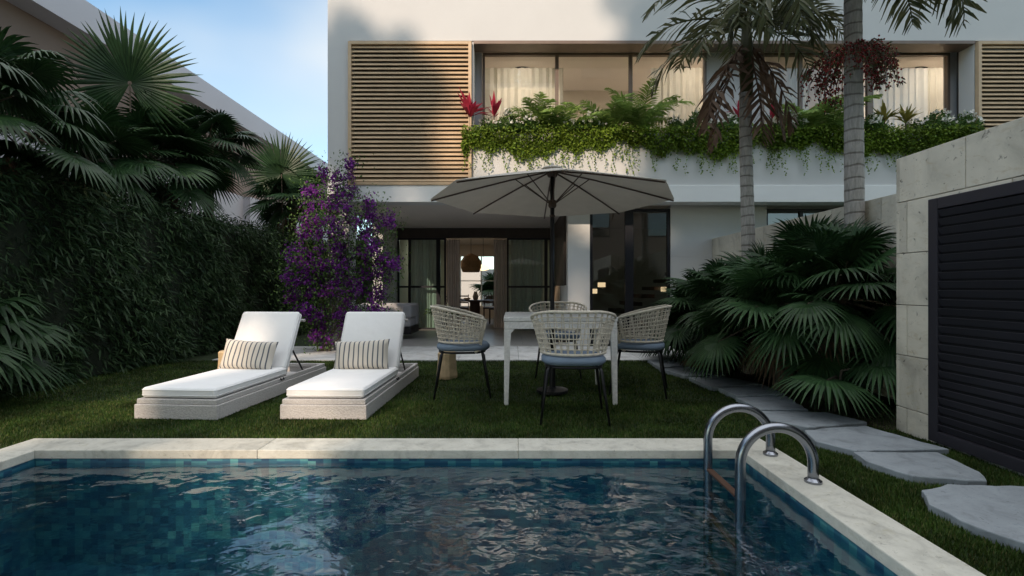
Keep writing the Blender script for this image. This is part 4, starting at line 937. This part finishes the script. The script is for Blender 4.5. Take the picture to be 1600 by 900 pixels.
b = MB(); b.tube([(0,0,0), (0,0,2.24)], .0215, 14); b.build('pole', M['chair_leg'], t, smooth=True)
b = MB(); b.lathe([(.16, 0), (.16, .025), (.05, .04), (.032, .05), (.030, .30)], n=24); b.build('base', M['chair_leg'], t)
NR = 8; rim = 1.235; zr = 1.945; za = 2.245
def can(u, v):   # u angle 0..1, v radius
    a = 2*PI*u; k = (a/(PI/4)) % 1; fac = math.cos(PI/8)/math.cos((k-.5)*PI/4); 
    r_ = rim*v*fac; sag = .018*(math.sin(k*PI))*v; return (r_*math.cos(a), r_*math.sin(a), za-(za-zr)*v**1.12 - sag*0 + .004)
b = MB(); b.grid(can, 64, 12); cn = b.build('canopy', M['canopy'], t)
so_ = cn.modifiers.new('t', 'SOLIDIFY'); so_.thickness = .004
b = MB(); b.lathe([(.11, 0), (.10, .012), (.02, .035), (.012, .06), (.004, .065)], (0,0,za+.012), 16); b.build('finial_cap', M['canopy'], t)
b = MB(); b.lathe([(.045, -.05), (.06, -.02), (.05, .0), (.02, .01)], (0,0,za-.02), 16); b.build('hub', M['wood_dark'], t)
b = MB(); b.lathe([(.03, -.04), (.042, -.02), (.042, .03), (.03, .04)], (0,0,1.90), 16); b.lathe([(.024, 0), (.03, .01), (.024, .02)], (0,0,1.77), 16); b.build('runner', M['wood_dark'], t)
for k in range(8):
    a = k*PI/4; b = MB(); pts = [(rim*v*.995*math.cos(a), rim*v*.995*math.sin(a), za-(za-zr)*v**1.12-.012) for v in (.03, .35, .7, 1)]; b.tube(pts, .0085, 6); rb = b.build('rib', M['wood_dark'], t)
    v = .30; b = MB(); b.tube([(.035*math.cos(a), .035*math.sin(a), 1.91), (rim*v*math.cos(a), rim*v*math.sin(a), za-(za-zr)*v**1.12-.02)], .0055, 6); b.build('strut', M['wood_dark'], rb)

# ------------------------------------------------------------ woven chairs
def make_chair():
    t = empty('rope_chair', (0,0,0), '', 'chair', 'woven rope chairs around the garden table')
    # cushion: rounded slab
    b = MB(); n = 36; vs = []; 
    def sq(a, r_, p=3.2):
        c, s_ = math.cos(a), math.sin(a); f_ = (abs(c)**p + abs(s_)**p)**(-1/p); return r_*f_*c, r_*f_*s_
    lay = [(.20, .438), (.243, .442), (.262, .46), (.262, .482), (.245, .502), (.20, .508), (.1, .512), (0.01, .513)]
    for (r_, z) in lay:
        for k in range(n): x_, y_ = sq(2*PI*k/n, r_); vs.append((x_, y_+.01, z))
    m = len(lay); fs = [(i*n+k, i*n+(k+1) % n, (i+1)*n+(k+1) % n, (i+1)*n+k) for i in range(m-1) for k in range(n)] + [tuple(range(n))[::-1], tuple(range((m-1)*n, m*n))]
    b.add(vs, fs); b.build('seat_cushion', M['blue_cushion'], t, smooth=True)
    b = MB(); pts = [(*sq(2*PI*k/28, .225), .425) for k in range(28)]; b.tube(pts, .011, 8, closed=True); b.build('seat_frame', M['chair_leg'], t, smooth=True)
    for sx in (-1, 1):
        for sy in (-1, 1):
            b = MB(); b.tube([(sx*.195, sy*.19, .425), (sx*.21, sy*.205, .40), (sx*.265, sy*.27, -.01)], [.013, .0135, .009], 8); b.build('leg', M['chair_leg'], t, smooth=True)
    # backrest shell
    A = R(128)
    def shell(u, v):    # u -1..1 around, v 0..1 height ; faces +y
        a = u*A; k = abs(u); zt = .865 - .125*max(0, (k-.25)/.75)**1.4; zb_ = .525 - .0*k
        rr = .275 + .055*v - .02*(1-v); sx_ = math.sin(a); cy_ = -math.cos(a)
        rx, ry = rr*1.04, rr*1.0
        return Vector((rx*sx_, ry*cy_ + .02, zb_ + (zt-zb_)*v))
    b = MB()
    U = [(-1+2*i/64) for i in range(65)]
    b.tube([shell(u, 1) for u in U], .013, 8); b.tube([shell(u, 0) for u in U], .011, 8)
    for s_ in (-1, 1):
        e = [shell(s_, 1), shell(s_, .5), shell(s_, 0), shell(s_, 0)*1.0 - Vector((0,0,.06)), Vector((s_*.235, .12, .43))]
        b.tube(e, .014, 8)
    b.build('back_frame', M['rope'], t, smooth=True)
    b = MB()
    nv_ = 46
    for i in range(nv_):
        u = -1 + 2*(i+.5)/nv_; du = .018*(1 if i % 2 else -1)
        b.tube([shell(u+du*(v-.5)*2 if abs(u) < .97 else u, v) + Vector((0,0,0)) for v in (0, .25, .5, .75, 1)], .0048, 5, caps=False)
    for j in range(1, 8):
        v = j/8 + .0; off = .006*(1 if j % 2 else -1)
        b.tube([shell(u, v)*1.0 + Vector((math.sin(u*A), -math.cos(u*A), 0))*(.005*(1 if (k+j) % 2 else -1)) for k, u in enumerate(U)], .0050, 5)
    b.build('woven_back', M['rope'], t)
    return t
ch = make_chair(); chairs = []
for i, (x, y, rz, lab) in enumerate([(.505, 4.02, R(-4), 'nearest woven rope chair with its back to the pool'), (-.50, 4.90, R(-84), 'left woven rope chair facing the table, beside the right lounger'), (.56, 5.95, R(176), 'woven rope chair on the far side of the table'), (1.30, 4.98, R(72), 'right woven rope chair nearest the stepping path')]):
    o = ch if i == 0 else copy_tree(ch); o.location = (x, y, 0); o.rotation_euler = (0, 0, rz); o['label'] = lab

# potted palm inside the porch
root = empty('potted_plant', (GX(690, 11.6), 11.6, 0), 'small potted palm in front of the porch door', 'potted plant')
b = MB(); b.lathe([(.09, 0), (.13, .02), (.15, .30), (.13, .30)], n=18); b.build('pot', M['pot'], root)
Lv = Leaves(); st = MB()
for i in range(14): feather(Lv, st, (0,0,.3), 2.399*i, R(rng.uniform(40, 80)), .5, 1.4, nl=16, ll=.16, lw=.02, hang=.2)
Lv.build('foliage', M['shrub'], root); st.build('leaf_stalk', M['shrub'], root)
# garden behind the dining room window
fan_palm(-.7, 19.5, 0, .9, 14, .7, 'fan palm outside the dining room window', 'plants behind the villa', el=(0, 85), pet=.6, mat='palm_mid')
b = MB(); b.box(-8, 6, 22, 22.2, 0, 1.9); tag(b.build('garden_wall', M['plaster']), 'white wall beyond the dining room window', 'wall')

rng = np.random.default_rng(5)
# ------------------------------------------------------------ behind the camera: neighbouring house and trees
def tree(x, y, h, r, n_, lab, grp='tall trees on the far side of the pool', flat=.6, zf=.62, tr=.2, clumps_n=40, cr=.26, lsz=1.0):
    root = empty('broadleaf_tree', (x, y, 0), lab, 'tree', grp)
    b = MB(); b.tube([(0,0,-.05), (.1,0,h*.3), (-.05,.1,h*.6), (0,0,h*.85)], [tr, tr*.8, tr*.55, tr*.2], 8)
    cs = []
    for k in range(clumps_n):
        d = rdir(1)[0]; rr = rng.uniform(.35, 1); c = np.array((0,0,h - r*flat)) + d*np.array((r, r, r*flat))*rr; cs.append(c)
        b.tube([(0,0,h*.45+rng.uniform(0, h*.25)), tuple(c*np.array((.5,.5,1)) - np.array((0,0,.3))), tuple(c)], [tr*.3, tr*.18, .02], 5)
    b.build('trunk', M['bark'], root); Lv = Leaves(); m = n_//clumps_n
    for c in cs:
        P = c + rdir(m)*(rng.uniform(0, 1, m)**.45)[:, None]*r*cr; D_ = rdir(m); Lv.leaves(P, D_, side_of(D_), rng.uniform(.18, .32, m)*lsz, rng.uniform(.10, .18, m)*lsz, .1)
    Lv.build('crown', M['tree_leaf'], root)
root = empty('opposite_house', (0, -12, 0), 'tall white apartment house on the other side of the pool, behind the camera', 'house')
b = MB(); b.box(-7.8, 2.7, -9, 0, 0, 13.1); b.box(2.705, 12.0, -9, 0, 0, 17.4); b.build('wall', M['neigh_brown'], root)
b = MB(); b.box(-8.0, 2.69, -9.2, .25, 13.105, 13.4); b.box(2.7, 12.2, -9.2, .25, 17.405, 17.7); b.build('roof', M['neigh_white'], root)
for x in (-6, -2.2, 4.2, 8.2):
    for z in (1.0, 4.2, 7.4, 10.6, 13.8):
        if z > 13 and x < 2: continue
        b = MB(); b.box(x, x+1.8, .0, .03, z, z+1.5); fo = b.build('window', M['dark'], root); b = MB(); b.box(x+.06, x+1.74, .031, .034, z+.06, z+1.44); b.build('pane', M['glass_dark'], fo)
tree(-5.3, -13.5, 18.9, 2.0, 12000, 'leftmost of the dense trees over the house across the pool', clumps_n=46, flat=1.35, cr=.38, lsz=1.6)
tree(-3.2, -14.3, 19.6, 2.2, 12000, 'second from the left of the dense trees over the house across the pool', clumps_n=46, flat=1.35, cr=.38, lsz=1.6)
tree(-1.4, -13.5, 18.9, 2.0, 12000, 'third from the left of the dense trees over the house across the pool', clumps_n=46, flat=1.35, cr=.38, lsz=1.6)
tree(1.4, -13.5, 17.6, 2.0, 4200, 'open crowned tree beside the tall block on the other side of the pool', clumps_n=26, flat=1.0)
tree(-11.75, -13.0, 17.7, .95, 6000, 'slim tree left of the house on the other side of the pool', clumps_n=26, flat=1.9, cr=.42)
tree(-9.6, -12.4, 13.9, 2.2, 10000, 'broad high crowned tree beside the house on the other side of the pool', clumps_n=60, flat=.95)
tree(-9.2, -11.4, 8.2, 2.0, 8000, 'lower bushy tree below the broad crown on the other side of the pool', clumps_n=50, flat=1.4)
tree(-13.6, -12.2, 13.6, 2.9, 10000, 'broad tree second from the left on the other side of the pool', clumps_n=60, flat=1.7)
tree(-18.4, -12.2, 13.0, 3.0, 9000, 'leftmost broad tree on the other side of the pool', clumps_n=60, flat=1.7)
tree(-16.6, -12.6, 16.6, 2.6, 9000, 'tall tree second from the left on the far side of the pool', clumps_n=50, flat=1.2, cr=.34, lsz=1.3)
# unseen lamps added so the upper curtains and the dining room glow
def fill_lamp(x, y, z, w_, s_, lab):
    root = empty('fill_lamp', (x, y, z), lab, 'lamp', 'added fill lamps in the rooms')
    b = MB(); b.lathe([(w_, -.03), (w_+.02, -.03), (w_+.02, 0), (w_, 0)], n=28); b.build('rim', M['dark'], root)
    b = MB(); b.lathe([(w_-.004, -.035), (w_-.004, -.004)], n=28); b.build('diffuser', emit('fill_diffuser_%.1f' % s_, (1, .88, .74), s_), root)
fill_lamp(GX(815, 9.7), 9.7, 5.349, .24, 17, 'added unseen fill lamp behind the left curtain of the upper left window')
fill_lamp(GX(1062, 9.7), 9.7, 5.349, .24, 17, 'added unseen fill lamp behind the right curtain of the upper left window')
fill_lamp(GX(1425, 9.7), 9.7, 5.349, .24, 22, 'added unseen fill lamp behind the wide curtain of the upper right window')
fill_lamp(-2.35, 14.6, 2.555, .22, 12, 'added unseen fill lamp of the dining room, behind the left porch door')
fan_palm(-4.9, 15.5, 0, 1.9, 20, .6, 'fan palm far behind the porch opening', 'plants behind the villa', el=(-50, 80), pet=.6, mat='palm_mid')
